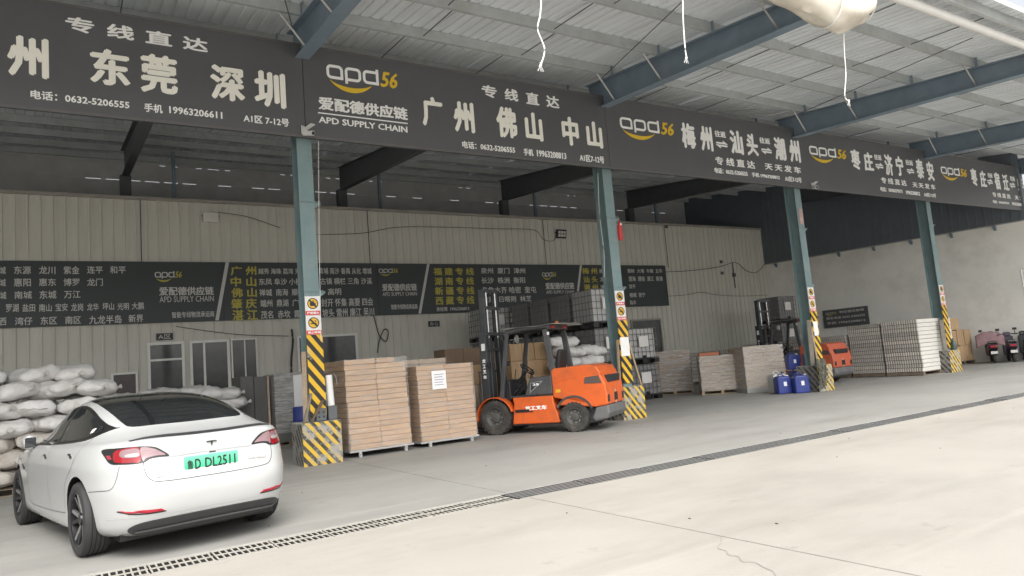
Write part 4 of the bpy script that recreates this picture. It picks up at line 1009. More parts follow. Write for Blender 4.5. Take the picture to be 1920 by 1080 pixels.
def pallet_load(label, x0, x1, y0, dep, z0, z1, rows, cols, Mc, Mf=M_film, pal='wood', group='wrapped pallet loads', lean=0.0, jit=.008, Mp=M_palw, missing=(), name='pallet_load', gap=.004):
    xc = (x0+x1)/2; t = empty(name, (xc, y0, 0), 0, label, 'pallet load', group); W = x1-x0
    if pal == 'wood': wood_pallet(t, -W/2-.02, W/2+.02, -.01, dep+.01, 0, z0, Mp)
    elif pal == 'steel':
        MB().box(-W/2-.03, W/2+.03, -.03, dep+.03, z0-.035, z0).build('pallet_deck', M_pals, t, bevel=.004)
        for lx in (-W/2+.14, W/2-.16):
            for ly in (-.03, dep-.03):
                lg = MB().box(lx, lx+.055, ly, ly+.055, 0, z0-.0351).build('leg', M_pals, t, bevel=.003)
                MB().cyl((lx+.0275, ly-.002, z0*.42), (lx+.0275, ly+.002, z0*.42), .010, n=10).build('bolt_hole', M_black, lg)
    elif pal == 'block': MB().box(-W/2-.01, W/2+.01, 0, dep, 0, z0).build('pallet_block', Mp, t, bevel=.006)
    h = (z1-z0)/rows; cw = W/cols
    cm_ = MB().box(-cw/2+.003, cw/2-.003, 0, dep, .002, h-gap).mesh('carton', Mc)
    for r in range(rows):
        dx = lean*(r/rows)+rk.uniform(-jit, jit)
        for c_ in range(cols):
            if (r, c_) in missing: continue
            o = link('carton', cm_, t, (-W/2+(c_+.5)*cw+dx+rk.uniform(-jit, jit)*.5, rk.uniform(-jit, jit), z0+r*h), rk.uniform(-.012, .012)*(jit/.008))
            md = o.modifiers.new('bevel', 'BEVEL'); md.width = .008; md.segments = 2
    if Mf: film_shell(t, -W/2-.012+lean*.5, W/2+.012+lean*.5, -.014, dep+.014, z0-.01, z1+.004, Mf, seed=rk.uniform(0, 50))
    return t
p1 = pallet_load('tall film wrapped load of flat tan cartons on steel pallet beside the nearest column', 4.36, 5.55, 12.60, 1.12, .13, 1.76, 17, 2, M_cart, pal='steel', lean=-.05, missing=((16, 1),), group='wrapped loads on steel pallets')
o = MB().box(.05, .40, .15, .75, 1.672, 1.76).build('loose_carton', M_cart, p1, bevel=.006)
p2 = pallet_load('film wrapped load of flat tan cartons with a white paper note on its front', 5.78, 6.99, 12.66, 1.10, .11, 1.55, 16, 2, M_cart, pal='steel', lean=-.02, group='wrapped loads on steel pallets')
a = at(809, 696, 12.62); b = at(838, 728, 12.62); nt_ = MB().box(a.x-6.385, b.x-6.385, -.036, -.033, b.z, a.z).build('paper_note', M_paper, p2)
for k in range(5): MB().box(a.x-6.385+.05, b.x-6.385-.05-.03*(k % 2), -.038, -.0362, a.z-.08-k*.05, a.z-.065-k*.05).build('note_line', M_ink, nt_)
p3 = pallet_load('film wrapped carton load standing behind the two front steel pallets', 5.95, 7.25, 14.35, 1.1, .12, 1.72, 15, 2, M_cartw, pal='steel', group='wrapped loads on steel pallets')
# grey boards and dark loads behind the column
for i, (q, Mg, lab) in enumerate((((3.50, 4.10, 17.5), M_greyg, 'dark grey shrouded stack of boards just right of the car roof'), ((4.20, 4.86, 17.2), M_greyg2, 'tall grey green board stack with pale wrap, behind the nearest column'))):
    t = empty('board_stack', ((q[0]+q[1])/2, q[2], 0), 0, lab, 'stack', 'grey board stacks'); w2 = (q[1]-q[0])/2
    wood_pallet(t, -w2, w2, 0, 1.0, 0, .10, M_pald)
    for k in range(2 if i == 0 else 1):
        a0 = -w2+k*w2*(1 if i == 0 else 0); a1 = a0+(w2 if i == 0 else 2*w2)
        MB().box(a0+.004, a1-.004, 0, 1.0, .102, 1.68-.03*k).build('board_pack', Mg, t, bevel=.01)
    if i: film_shell(t, -w2-.01, w2+.01, -.012, 1.01, .3, 1.68, M_filmd, seed=4); MB().box(w2*.30, w2*.98, -.035, -.030, .85, 1.62).build('plastic_sheet', M_paper, t)
    else: MB().box(w2+.005, w2+.05, .0, .9, .10, 1.64).build('edge_board', M_cartw, t)
# dark brown carton and loose cartons behind the forklift mast
a = at(833, 655, 18); b = at(905, 690, 18)
t = empty('carton_pile', ((a.x+b.x)/2, 18, 0), 0, 'dark brown cartons by the back wall left of the forklift mast', 'cartons'); w2 = (b.x-a.x)/2
for r in range(3):
    for c_ in range(2): MB().box(-w2+c_*w2+.005, -w2+(c_+1)*w2-.005, 0, .7, r*a.z/3+.003, (r+1)*a.z/3-.003).build('carton', M_cartd, t, bevel=.008)
a = at(956, 645, 15.8); b = at(1046, 645, 15.8)
t = empty('carton_pile', ((a.x+b.x)/2, 15.8, 0), 0, 'kraft cartons piled behind the forklift driver seat', 'cartons'); w2 = (b.x-a.x)/2
wood_pallet(t, -w2, w2, 0, .9, 0, .13, M_pald)
for r in range(4):
    zz = .13+r*(a.z-.13)/4
    for c_ in range(4 if r % 2 else 3):
        nn = 4 if r % 2 else 3; cw = 2*w2/nn
        yo = rk.uniform(0, .04); o = MB().box(-w2+c_*cw+.006, -w2+(c_+1)*cw-.006, yo, .85, zz+.003, zz+(a.z-.13)/4-.003).build('carton', M_kraft, t, bevel=.006)
        MB().box(-w2+(c_+.45)*cw, -w2+(c_+.55)*cw, yo-.004, yo-.001, zz+.006, zz+(a.z-.13)/4-.006).build('tape_strip', M_tape, o)
a = at(889, 695, 14.3); b = at(908, 745, 14.3)
t = empty('carton_pile', ((a.x+b.x)/2, 14.3, 0), 0, 'small pile of brown cartons between the note load and forklift mast', 'cartons'); w2 = .22
MB().box(-w2, w2, 0, .5, .0, .55).build('carton', M_cartd, t, bevel=.006)
MB().box(-w2, -.01, .02, .5, .555, 1.05).build('carton', M_cartw, t, bevel=.006); MB().box(.01, w2, .0, .5, .555, 1.05).build('carton', M_cartw, t, bevel=.006)
MB().box(-w2-.02, w2, .0, .5, 1.055, 1.50).build('carton', M_kraft, t, bevel=.006)

# -- caged liquid totes
M_tank = mat('tote_tank', (.52, .52, .51), .35, 0, .10, 2, dirt=(.28, .28, .27), dirt_amt=.4)
M_tankd = mat('tote_tank_grey', (.25, .25, .25), .35, 0, .12, 2, dirt=(.15, .15, .15), dirt_amt=.4)
M_cage = mat('tote_cage', (.16, .16, .165), .4, .5, .15, 6)
def tote_proto(label, Mt):
    t = empty('caged_tote', (0, 0, 0), 0, label, 'tote', 'caged liquid totes')
    tk = MB(); tk.box(-.53, .53, .05, 1.03, .16, 1.10); tk.cyl((0, .55, 1.10), (0, .55, 1.145), .09, n=18)
    tk.build('tank', Mt, t, bevel=.05, seg=3)
    c = MB()
    for z in (.17, .36, .55, .74, .93, 1.11):
        for p0, p1 in (((-.58, 0, z), (.58, 0, z)), ((-.58, 1.08, z), (.58, 1.08, z)), ((-.58, 0, z), (-.58, 1.08, z)), ((.58, 0, z), (.58, 1.08, z))): c.cyl(p0, p1, .010, n=5)
    for k in range(8):
        x = -.58+1.16*k/7
        for y in (0, 1.08): c.cyl((x, y, .14), (x, y, 1.115), .010, n=5)
    for k in range(1, 7):
        y = 1.08*k/7
        for x in (-.58, .58): c.cyl((x, y, .14), (x, y, 1.115), .010, n=5)
    c.cyl((-.3, 0, 1.115), (-.3, 1.08, 1.115), .012, n=5); c.cyl((.3, 0, 1.115), (.3, 1.08, 1.115), .012, n=5)
    c.build('cage', M_cage, t)
    b = MB()
    b.box(-.60, .60, -.02, 1.10, .115, .14)
    for x in (-.60, -.10, .40):
        for y in (-.02, .44, .90): b.box(x, x+.20, y, y+.20, 0, .1145)
    b.build('tote_pallet', M_black, t)
    MB().box(-.20, .20, -.022, -.012, .52, .86).build('label_plate', M_plate, t)
    MB().box(-.205, .205, -.0115, -.009, .515, .865).build('label_backing', M_galv, t)
    MB().cyl((0, .02, .20), (0, -.06, .20), .05, n=12).build('valve', M_black, t)
    return t
first = {}
def put_tote(x, y, lvl, label, pale, rz=0):
    k = 1 if pale else 0
    if k not in first: o = first[k] = tote_proto(label, M_tank if pale else M_tankd)
    else: o = copy_tree(first[k]); o['label'] = label
    o.location = (x, y, lvl*1.155); o.rotation_euler = (0, 0, rz); return o
put_tote(15.72, 17.1, 0, 'lower caged tote of the pair right of the second column', False)
put_tote(15.74, 17.1, 1, 'pale upper caged tote of the pair right of the second column', True)
NM = ['front', 'second from front', 'third from front', 'rearmost']
for j in range(4):
    for l in range(3):
        if l == 0 and j > 0: continue
        put_tote(13.45, 15.95+1.13*j, l, 'dark caged tote, %s of the row behind the sacks, %s level' % (NM[j], ('floor', 'middle', 'top')[l]), l == 2 and j == 0)
for l in range(3): put_tote(12.55, 20.6, l, 'caged tote with white label seen above the forklift mast, %s of its stack' % ('floor', 'middle', 'top')[l], l == 2)

pc = at(1480, 600, 19.6)
for l in range(3): put_tote(pc.x, 19.6, l, 'dark caged tote left of the third column behind the far forklift, %s of its stack' % ('floor', 'middle', 'top')[l], False)
# -- three wrapped loads right of the second column
def turned(label, A, ang, W, h, z0, rows, Mc, Mf, **k):
    t_ = pallet_load(label, 0, W, 0, 1.05, z0, h, rows, 2, Mc, Mf, **k); d = Vector((math.cos(R(ang)), math.sin(R(ang)), 0))
    t_.location = Vector((A[0], A[1], 0))+d*W/2; t_.rotation_euler = (0, 0, R(ang)); return t_
g3 = 'film wrapped carton loads right of the second column'
turned('film wrapped brown carton load beside the pale caged tote', (17.08, 18.12), -42, 1.2, at(1233, 660, 18.12).z, .12, 11, mat('carton_mid', (.36, .27, .19), .75, 0, .2, 2.2, stretch=(1, 1, 5)), M_filmd, group=g3, jit=.015)
hh = at(1318, 668, 16.06).z
px_ = turned('film wrapped carton load with an orange lid, middle of the three', (17.06, 16.06), -43, 1.23, hh, .13, 10, M_cartw, M_filmd, group=g3, jit=.015)
MB().box(-.60, .02, .03, .75, hh+.006, hh+.10).build('orange_lid', mat('orange_lid', (.50, .15, .07), .5), px_, bevel=.01)
turned('tallest film wrapped carton load, right of three, behind the jerrycans', (17.50, 14.66), -26, 1.25, at(1402, 650, 14.66).z, .15, 12, M_cartw, M_filmd, pal='block', Mp=M_pals, group=g3, jit=.015)
# -- jerrycans by the third column
M_blue = mat('jerrycan_blue', (.03, .05, .235), .35, 0, .12, 3)
M_jwht = mat('jerrycan_white', (.55, .55, .53), .4, 0, .08, 3)
def jerrycan(x, y, z, rz, Mt, label, s=1.0):
    t = empty('jerrycan', (x, y, z), rz, label, 'jerrycan', 'jerrycans beside the third column')
    MB().prism([(-.17*s, 0), (.17*s, 0), (.17*s, .34*s), (.11*s, .41*s), (-.13*s, .41*s), (-.17*s, .36*s)], -.14*s, .14*s, 'y').build('can_body', Mt, t, bevel=.035*s, seg=3)
    MB().tube([(-.09*s, 0, .40*s), (-.08*s, 0, .455*s), (.0, 0, .465*s), (.05*s, 0, .40*s)], .016*s, 6).build('handle', Mt, t, smooth=True)
    MB().cyl((.115*s, 0, .385*s), (.135*s, 0, .43*s), .032*s, n=12).build('cap', M_white if Mt is M_blue else M_black, t)
    MB().box(-.03*s, .04*s, -.1435*s, -.141*s, .18*s, .28*s).build('sticker', M_paper, t)
    return t
jerrycan(17.22, 13.18, 0, -.5, M_blue, 'blue jerrycan with white sticker, front left of the jerrycan cluster', 1.2)
jerrycan(17.42, 12.74, 0, -.6, M_blue, 'blue jerrycan nearest the striped base of the third column', 1.2)
jerrycan(17.55, 13.58, 0, -.4, M_jwht, 'milky white jerrycan standing behind the front blue ones', 1.35)
jerrycan(18.00, 13.22, .0, -.5, M_blue, 'lower blue jerrycan behind the front cluster', 1.45)
jerrycan(17.95, 13.30, .63, -.5, M_blue, 'blue jerrycan raised on top at the back of the cluster', 1.05)
jerrycan(18.42, 12.98, .0, -.6, M_blue, 'blue jerrycan at the back standing against the column', 1.45)
jerrycan(18.32, 13.00, .63, -.6, M_blue, 'blue jerrycan raised at the back, nearest the column', 1.05)
# -- long tray stacks
M_tray = mat('tray_grey_brown', (.62, .585, .53), .75, 0, .14, 3, orand=.2)
M_trayw= mat('tray_white_end', (.66, .64, .59), .7, 0, .10, 3, stretch=(1, 1, 8))
M_trayd= mat('tray_dark', (.085, .08, .072), .8, 0, .1, 3)
def tray_stack(label, x0, x1, y0, y1, h, rows, ribs, group='stacks of ribbed trays', end=True, face='x'):
    t = empty('tray_stack', ((x0+x1)/2, y0, 0), 0, label, 'tray stack', group); W = (x1-x0)/2; D = y1-y0; z0 = .13
    wood_pallet(t, -W, W, 0, D, 0, z0, M_pald); rh = (h-z0)/rows
    tr = MB(); tr.box(-W+.03, W, .02, D, .002, rh*.96, mi=1)
    if end: tr.box(-W+.02, W, 0, .0195, .004, rh*.93, mi=2)
    for k in range(ribs):
        if face == 'x':
            y = k*D/ribs; tr.box(-W, -W+.0295, y, y+D/ribs*.58, .004, rh*.92, mi=0)
        else:
            x = -W+k*2*W/ribs; tr.box(x, x+2*W/ribs*.58, -.0005-.03, -.0005, .004, rh*.92, mi=0)
    me_ = tr.mesh('tray', [M_tray, M_trayd, M_trayw])
    for r in range(rows):
        link('tray', me_, t, (rk.uniform(-.012, .012), rk.uniform(-.012, .012), z0+r*rh), rk.uniform(-.006, .006))
    return t
c0 = gnd(1733, 704)
hA = at(1722, 598, c0.y).z
tray_stack('ribbed tray stack with bright white end, nearest of the long row', c0.x, c0.x+2.1, c0.y, c0.y+1.25, hA, 13, 16)
tray_stack('ribbed tray stack second in the long row, same height as nearest', c0.x+.04, c0.x+2.1, c0.y+1.32, c0.y+2.5, hA-.02, 13, 16)
tray_stack('ribbed tray stack third in the long row, a step lower', c0.x+.03, c0.x+2.1, c0.y+2.6, c0.y+3.9, hA-.32, 11, 17)
tray_stack('ribbed tray stack fourth in the long row, behind the second forklift', c0.x+.03, c0.x+2.1, c0.y+4.0, c0.y+5.4, hA-.34, 11, 17)
tray_stack('ribbed tray stack at the far end of the long row near the back wall', c0.x+.03, c0.x+2.1, c0.y+5.5, c0.y+7.2, hA-.36, 11, 20)
for i, (L, Rr) in enumerate(((1238, 1296), (1298, 1352), (1354, 1432), (1434, 1500))):
    a = at(L, 700, 21.3); b = at(Rr, 700, 21.3); zt = at(L, (668, 662, 657, 651)[i], 21.3).z
    tray_stack('low dark ribbed tray stack against the back wall, %s of four' % ('leftmost', 'second', 'third', 'rightmost')[i], a.x, b.x, 21.3, 22.4, zt, 8, 20, 'low tray stacks along the back wall', False, 'y')
# -- cartons on a pallet near the scooters
t = empty('carton_pile', (30.0, 14.4, 0), 0, 'kraft cartons on a dark pallet beside the scooters, right of last tray stack', 'cartons')
wood_pallet(t, -.75, .85, 0, 1.1, 0, .14, M_pald)
for (x0, x1, z0, z1) in ((-.70, -.12, .14, .72), (-.10, .80, .14, .76), (-.72, -.26, .765, 1.35), (-.24, .26, .765, 1.38), (.28, .80, .765, 1.36), (-.62, -.02, 1.385, 1.85)):
    yo = rk.uniform(0, .05); o = MB().box(x0+.005, x1-.005, yo, .8, z0+.003, z1).build('carton', M_kraft, t, bevel=.008)
    MB().box((x0+x1)/2-.03, (x0+x1)/2+.03, yo-.004, yo-.001, z0+.01, z1-.01).build('tape_strip', M_tape, o)
# ================================================================== forklifts
M_fgrey = mat('forklift_grey', (.060, .062, .066), .5, 0, .18, 4, dirt=(.12, .115, .105), dirt_amt=.45, dirt_scale=3)
M_flow  = mat('counterweight_grey', (.13, .13, .13), .6, 0, .2, 5, dirt=(.20, .19, .17), dirt_amt=.5, dirt_scale=4)
M_fmast = mat('mast_grey', (.055, .062, .068), .42, .2, .18, 4, dirt=(.13, .12, .10), dirt_amt=.4, dirt_scale=3)
M_frim  = mat('forklift_rim', (.11, .108, .10), .6, .2, .2, 6, dirt=(.06, .055, .05), dirt_amt=.6, dirt_scale=6)
M_ftyre = mat('forklift_tyre', (.050, .047, .043), .85, 0, .25, 7, bump=.4, dirt=(.14, .125, .105), dirt_amt=.6, dirt_scale=5)
M_chrome= mat('chrome', (.55, .55, .55), .25, .8, .1, 4)
M_amber = mat('lens_amber', (.45, .13, .02), .3); 
def lug_wheel(parent, x, y, r, wd, name='wheel'):
    s = -1 if x < 0 else 1
    w_ = empty(name, (x, y, r)); w_.parent = parent; h = wd/2
    pf = [(r*.58, -h*.8), (r*.66, -h*.95), (r*.84, -h), (r*.95, -h*.9), (r*.965, -h*.6), (r*.965, h*.6), (r*.95, h*.9), (r*.84, h), (r*.66, h*.95), (r*.58, h*.8)]
    ty = MB(); ty.lathe(pf, 40)
    for k in range(22):                       # chevron lugs, part of the tyre casting
        for sd_ in (-1, 1):
            a = 2*math.pi*(k+(.25 if sd_ > 0 else -.25))/22; M = Matrix.Rotation(a, 4, 'X')
            ty.box(min(sd_*h*.12, sd_*h*1.0), max(sd_*h*.12, sd_*h*1.0), -r*.055, r*.055, r*.93, r*1.0, M @ Matrix.Rotation(.0, 4, 'X'))
    ty.build('tyre', M_ftyre, w_, smooth=30)
    rm = MB(); rm.lathe([(r*.60, s*h*.82), (r*.57, s*h*.86), (r*.53, s*h*.60), (r*.44, s*h*.34), (r*.30, s*h*.30), (r*.27, s*h*.60), (r*.20, s*h*.66), (.001, s*h*.66)], 36)
    rm.build('rim', M_frim, w_, smooth=35)
    for k in range(8):
        a = 2*math.pi*k/8; MB().cyl((s*h*.30, r*.37*math.cos(a), r*.37*math.sin(a)), (s*h*.44, r*.37*math.cos(a), r*.37*math.sin(a)), r*.042, n=6).build('wheel_nut', M_galv, w_)
    return w_
def arc_pts(cy, cz, r, a0, a1, n): return [(cy+r*math.cos(R(a0+(a1-a0)*k/n)), cz+r*math.sin(R(a0+(a1-a0)*k/n))) for k in range(n+1)]
def make_forklift(loc, rz, paint, label, mast_h=3.12, text=True):
    t = empty('forklift', loc, rz, label, 'forklift', 'counterbalance forklifts')
    FA, RA_ = .875, -.875
    for s in (-1, 1): lug_wheel(t, s*.53, FA, .36, .26); lug_wheel(t, s*.52, RA_, .30, .22)
    # chassis sides and tanks
    ch = MB().prism([(.50, .20), (.44, .62), (.47, .745), (-.44, .745), (-.44, .62), (-.50, .42), (-.55, .20)], -.60, .60, 'x'); ch.build('chassis', paint, t, bevel=.025, seg=3)
    MB().box(-.45, .45, -1.3, 1.0, .16, .45).build('frame', M_fgrey, t)
    st = MB(); st.box(-.612, -.601, .10, .42, .44, .50); st.box(-.615, -.601, .02, .09, .44, .46); st.build('step', M_black, t)
    # front mudguards
    for s in (-1, 1):
        P = arc_pts(FA, .36, .425, -8, 165, 14); Q = arc_pts(FA, .36, .405, 165, -8, 14)
        fd = MB().prism([(a, b) for a, b in P]+[(a, b) for a, b in Q], min(s*.40, s*.67), max(s*.40, s*.67), 'x'); fd.build('mudguard', paint, t, bevel=.006)
    # hood and counterweight
    hood = MB().prism([(-.442, .70), (-.442, 1.24), (-.50, 1.285), (-1.20, 1.315), (-1.40, 1.27), (-1.47, 1.14), (-1.475, 1.06), (-.95, .98), (-.60, .90), (-.48, .80)], -.585, .585, 'x')
    hood.build('hood', paint, t, bevel=.03, seg=3)
    cwp = [(-.447, .70), (-.447, .97)]+[(-.60, 1.02), (-1.10, 1.07), (-1.485, 1.10), (-1.56, .92), (-1.585, .70), (-1.575, .50), (-1.33, .47)]+arc_pts(RA_, .30, .42, 35, 150, 10)
    MB().prism(cwp, -.605, .605, 'x').build('counterweight', paint, t, bevel=.04, seg=3)
    low = [(-1.335, .465), (-1.59, .495), (-1.60, .34), (-1.55, .24), (-1.30, .19), (-1.24, .26), (-1.29, .36)]
    MB().prism(low, -.61, .61, 'x').build('lower_counterweight', M_flow, t, bevel=.03, seg=3)
    P = arc_pts(RA_, .30, .425, 28, 158, 12); Q = arc_pts(RA_, .30, .385, 158, 28, 12)
    for s in (-1, 1): MB().prism(P+Q, min(s*.45, s*.612), max(s*.45, s*.612), 'x').build('wheel_arch', M_fgrey, t)
    # dark blocks painting recess shade: radiator outlet wrapping the rear corner, tow pocket below
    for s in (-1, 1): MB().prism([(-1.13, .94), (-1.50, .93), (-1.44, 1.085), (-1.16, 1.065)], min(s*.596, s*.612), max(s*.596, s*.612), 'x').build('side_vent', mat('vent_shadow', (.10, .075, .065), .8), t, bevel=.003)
    MB().box(-.40, .40, -1.572, -1.50, .94, 1.08).build('rear_vent', M_black, t)
    MB().box(-.10, .10, -1.592, -1.50, .56, .72).build('tow_pocket', M_black, t); MB().cyl((0, -1.57, .50), (0, -1.57, .78), .02, n=10).build('tow_pin', M_galv, t)
    for s in (-1, 1): MB().box(s*.50-.06, s*.50+.06, -1.592, -1.50, .56, .70).build('rear_pocket', M_black, t, bevel=.01)
    # cab: floor, dash, seat, console
    MB().box(-.55, .55, -.44, .52, .746, .775).build('floor_plate', M_fgrey, t)
    MB().prism([(.54, .70), (.78, .62), (.76, 1.02), (.62, 1.12), (.56, 1.08)], -.46, .46, 'x').build('dashboard', M_black, t, bevel=.02)
    MB().prism([(.18, .776), (.05, 1.13), (-.44, 1.16), (-.44, .776)], -.595, -.40, 'x').build('side_panel', M_fgrey, t, bevel=.02)
    MB().prism([(.18, .776), (.05, 1.13), (-.44, 1.16), (-.44, .776)], .40, .595, 'x').build('side_panel', M_fgrey, t, bevel=.02)
    bd = MB(); bd.prism([(.06, .82), (-.26, 1.06), (.03, 1.03)], -.599, -.5955, 'x'); bo = bd.build('badge', M_chrome, t)
    bi = MB(); bi.prism([(.035, .86), (-.20, 1.04), (.01, 1.02)], -.602, -.5992, 'x'); bi.build('badge_inner', M_black, bo)
    for k, (xx, zz, rr) in enumerate(((-.20, .80, .07), (.05, .86, .06), (-.30, .85, .05), (.18, .82, .06), (-.1, .95, .04))): MB().tube([(xx, .60, zz-.1), (xx, .52, zz), (xx+.03, .45, zz+.04)], rr*.5, 8).build('hose', M_black, t)
    MB().prism([(-.02, .98), (-.42, .98), (-.44, 1.16), (-.02, 1.12)], -.25, .25, 'x').build('seat_cushion', M_black, t, bevel=.04, seg=3)
    MB().prism([(-.36, 1.14), (-.46, 1.13), (-.56, 1.66), (-.48, 1.68), (-.40, 1.40)], -.24, .24, 'x').build('seat_back', M_black, t, bevel=.04, seg=3)
    MB().tube([(0, .60, 1.0), (0, .34, 1.30)], .03, 10).build('steering_column', M_black, t)
    q = Vector((0, -.26, .30)).normalized(); c = Vector((0, .33, 1.31)); u = Vector((1, 0, 0)); v = q.cross(u)
    sw = MB(); sw.tube([c+u*.17*math.cos(2*math.pi*k/24)+v*.17*math.sin(2*math.pi*k/24) for k in range(25)], .014, 8)
    for k in range(3): a = 2*math.pi*k/3+.5; sw.tube([c, c+u*.165*math.cos(a)+v*.165*math.sin(a)], .010, 6)
    sw.build('steering_wheel', M_black, t, smooth=True)
    for k in range(3): MB().tube([(.26+.06*k, .40, 1.05), (.27+.06*k, .36, 1.30)], .009, 6).build('lever', M_black, t); 
    MB().tube([(-.30, .52, 1.05), (-.34, .46, 1.26), (-.36, .44, 1.33)], .010, 6).build('lever', M_black, t)
    # overhead guard
    for s in (-1, 1):
        for nm, pts, wd in (('front_pillar', [(.80, .66), (.70, .66), (.46, 2.08), (.54, 2.10)], .075), ('rear_pillar', [(-.42, 1.10), (-.55, 1.10), (-.42, 2.10), (-.31, 2.10)], .085)):
            x0 = s*.53-wd/2; MB().prism(pts, x0, x0+wd, 'x').build(nm, M_fgrey, t, bevel=.012)
        MB().tube([(s*.53, .56, 2.06), (s*.53, .48, 2.12), (s*.53, .2, 2.155), (s*.53, -.45, 2.16)], .045, 10).build('roof_rail', M_fgrey, t, smooth=True)
    for k in range(7):
        y = .40-k*.13; MB().box(-.52, .52, y-.015, y+.015, 2.125+.02*(k > 0), 2.155+.02*(k > 0)).build('roof_bar', M_fgrey, t)
    MB().box(-.56, .56, -.47, -.39, 2.10, 2.19).build('rear_beam', M_fgrey, t, bevel=.012)
    for s in (-1, 1): MB().box(s*.36-.10, s*.36+.10, -.485, -.471, 2.12, 2.17).build('tail_lamp', M_red, t)
    MB().cyl((.0, -.43, 2.19), (.0, -.43, 2.27), .045, n=14).build('beacon', M_amber, t)
    MB().tube([(-.50, .50, 2.0), (-.58, .42, 1.92)], .012, 6).build('mirror_arm', M_black, t)
    MB().cyl((-.40, .36, 1.96), (-.40, .33, 1.96), .09, n=18).build('mirror', M_chrome, t)
    cover = MB(); NN = 12
    vs_ = []
    for i in range(NN+1):
        for j in range(7):
            y = .62-1.42*i/NN; x = -.62+1.24*j/6; vs_.append((x, y, 2.20+.030*noise.noise(Vector((x*3, y*3, 2)))-.02*(abs(x)/.62)**4))
    cover.add(vs_, [(i*7+j, i*7+j+1, i*7+8+j, i*7+7+j) for i in range(NN) for j in range(6)])
    co = cover.build('rain_cover', mat('clear_cover', (.30, .30, .28), .3, var=.3), t, fix=False, smooth=60)
    md = co.modifiers.new('s', 'SOLIDIFY'); md.thickness = .006
    # mast
    for s in (-1, 1):
        MB().box(s*.40-.05, s*.40+.05, 1.05, 1.22, .10, mast_h*.70).build('outer_rail', M_fmast, t, bevel=.008)
        MB().box(s*.31-.038, s*.31+.038, 1.07, 1.205, .20, mast_h).build('inner_rail', M_fmast, t, bevel=.008)
        MB().cyl((s*.22, 1.08, .2), (s*.22, 1.08, mast_h*.66), .035, n=12).build('lift_cylinder', M_fmast, t, smooth=True)
        MB().cyl((s*.22, 1.08, mast_h*.66), (s*.22, 1.08, mast_h-.06), .022, n=12).build('piston_rod', M_chrome, t, smooth=True)
        MB().box(s*.14-.015, s*.14+.015, 1.10, 1.13, .5, mast_h-.1).build('chain', M_black, t)
        MB().tube([(s*.42, .72, .55), (s*.42, 1.04, .62)], .035, 10).build('tilt_cylinder', M_fmast, t)
    for z, wd in ((mast_h-.06, .37), (mast_h*.70-.08, .46), (mast_h*.70-.42, .46), (.42, .46), (mast_h-.44, .34)): MB().box(-wd, wd, 1.03, 1.085, z, z+.07).build('mast_crossbar', M_fmast, t, bevel=.008)
    for z in (.22, .62): MB().box(-.52, .52, 1.225, 1.265, z, z+.10).build('carriage_bar', M_fgrey, t)
    for x in (-.48, -.24, 0, .24, .48): MB().box(x-.015, x+.015, 1.23, 1.26, .725, 1.30).build('backrest_bar', M_fgrey, t)
    MB().box(-.52, .52, 1.225, 1.262, 1.305, 1.345).build('backrest_top', M_fgrey, t)
    for s in (-1, 1): MB().prism([(1.27, .70), (1.31, .70), (1.31, .11), (2.35, .085), (2.35, .07), (1.27, .06)], s*.28-.06, s*.28+.06, 'x').build('fork', M_fgrey, t)
    for s in (-1, 1):
        MB().box(s*.47-.06, s*.47+.06, .98, 1.04, 1.42, 1.52).build('work_lamp', M_black, t, bevel=.01)
    for s in (-1, 1):
        for k, dy in enumerate((0, .03)): MB().tube([(s*.27, 1.04-dy, .35), (s*.27, 1.0-dy, 1.0+.1*k), (s*.26, 1.03-dy, 1.9), (s*.26, 1.04-dy, mast_h*.66)], .013, 6).build('hydraulic_hose', M_black, t, smooth=True)
    MB().box(-.6065, -.6045, -.62, -.52, .80, .86).build('warning_sticker', M_pyell, t); MB().box(-.574, -.5715, -.47, -.42, 1.98, 2.04).build('reflector_sticker', M_paper, t)
    if text:
        # lettering on the left-hand flank (faces local -x) and up the mast
        def flank(s_, y0, y1, z0, z1, x, M, bold=.03):
            o = text_fit(s_, 0, y0-y1, z0, z1, 0, M, t, bold, depth=.003); o.location = (x, y0, 0); o.rotation_euler = (0, 0, -math.pi/2); return o
        flank('龙工叉车', .20, -.29, .475, .565, -.6005, M_letterw, .05)
        flank('35', -.02, -.16, .965, 1.015, -.6025, M_letterw, .04)
        for k, ch_ in enumerate('龙工叉车'):
            o = text_fit(ch_, 0, .085, 1.52-k*.115, 1.60-k*.115, 0, M_letterw, t, .05, depth=.003); o.location = (-.4505, 1.175, 0); o.rotation_euler = (0, 0, -math.pi/2)
        MB().box(-.4535, -.4505, 1.08, 1.17, 1.78, 1.93).build('mast_sticker', M_paper, t)
    return t
M_orange = mat('paint_orange', (.70, .125, .022), .38, 0, .07, 2, dirt=(.34, .095, .04), dirt_amt=.6, dirt_scale=2.6, coat=.2)
M_redor  = mat('paint_red_orange', (.52, .11, .055), .45, 0, .08, 2, dirt=(.40, .14, .09), dirt_amt=.4, dirt_scale=3)
make_forklift((8.66, 12.64, 0), .58, M_orange, 'bright orange forklift with raised dark mast beside the second column')
make_forklift((21.35, 15.6, 0), .10, M_redor, 'faded red orange forklift partly hidden behind the third column', 3.0)

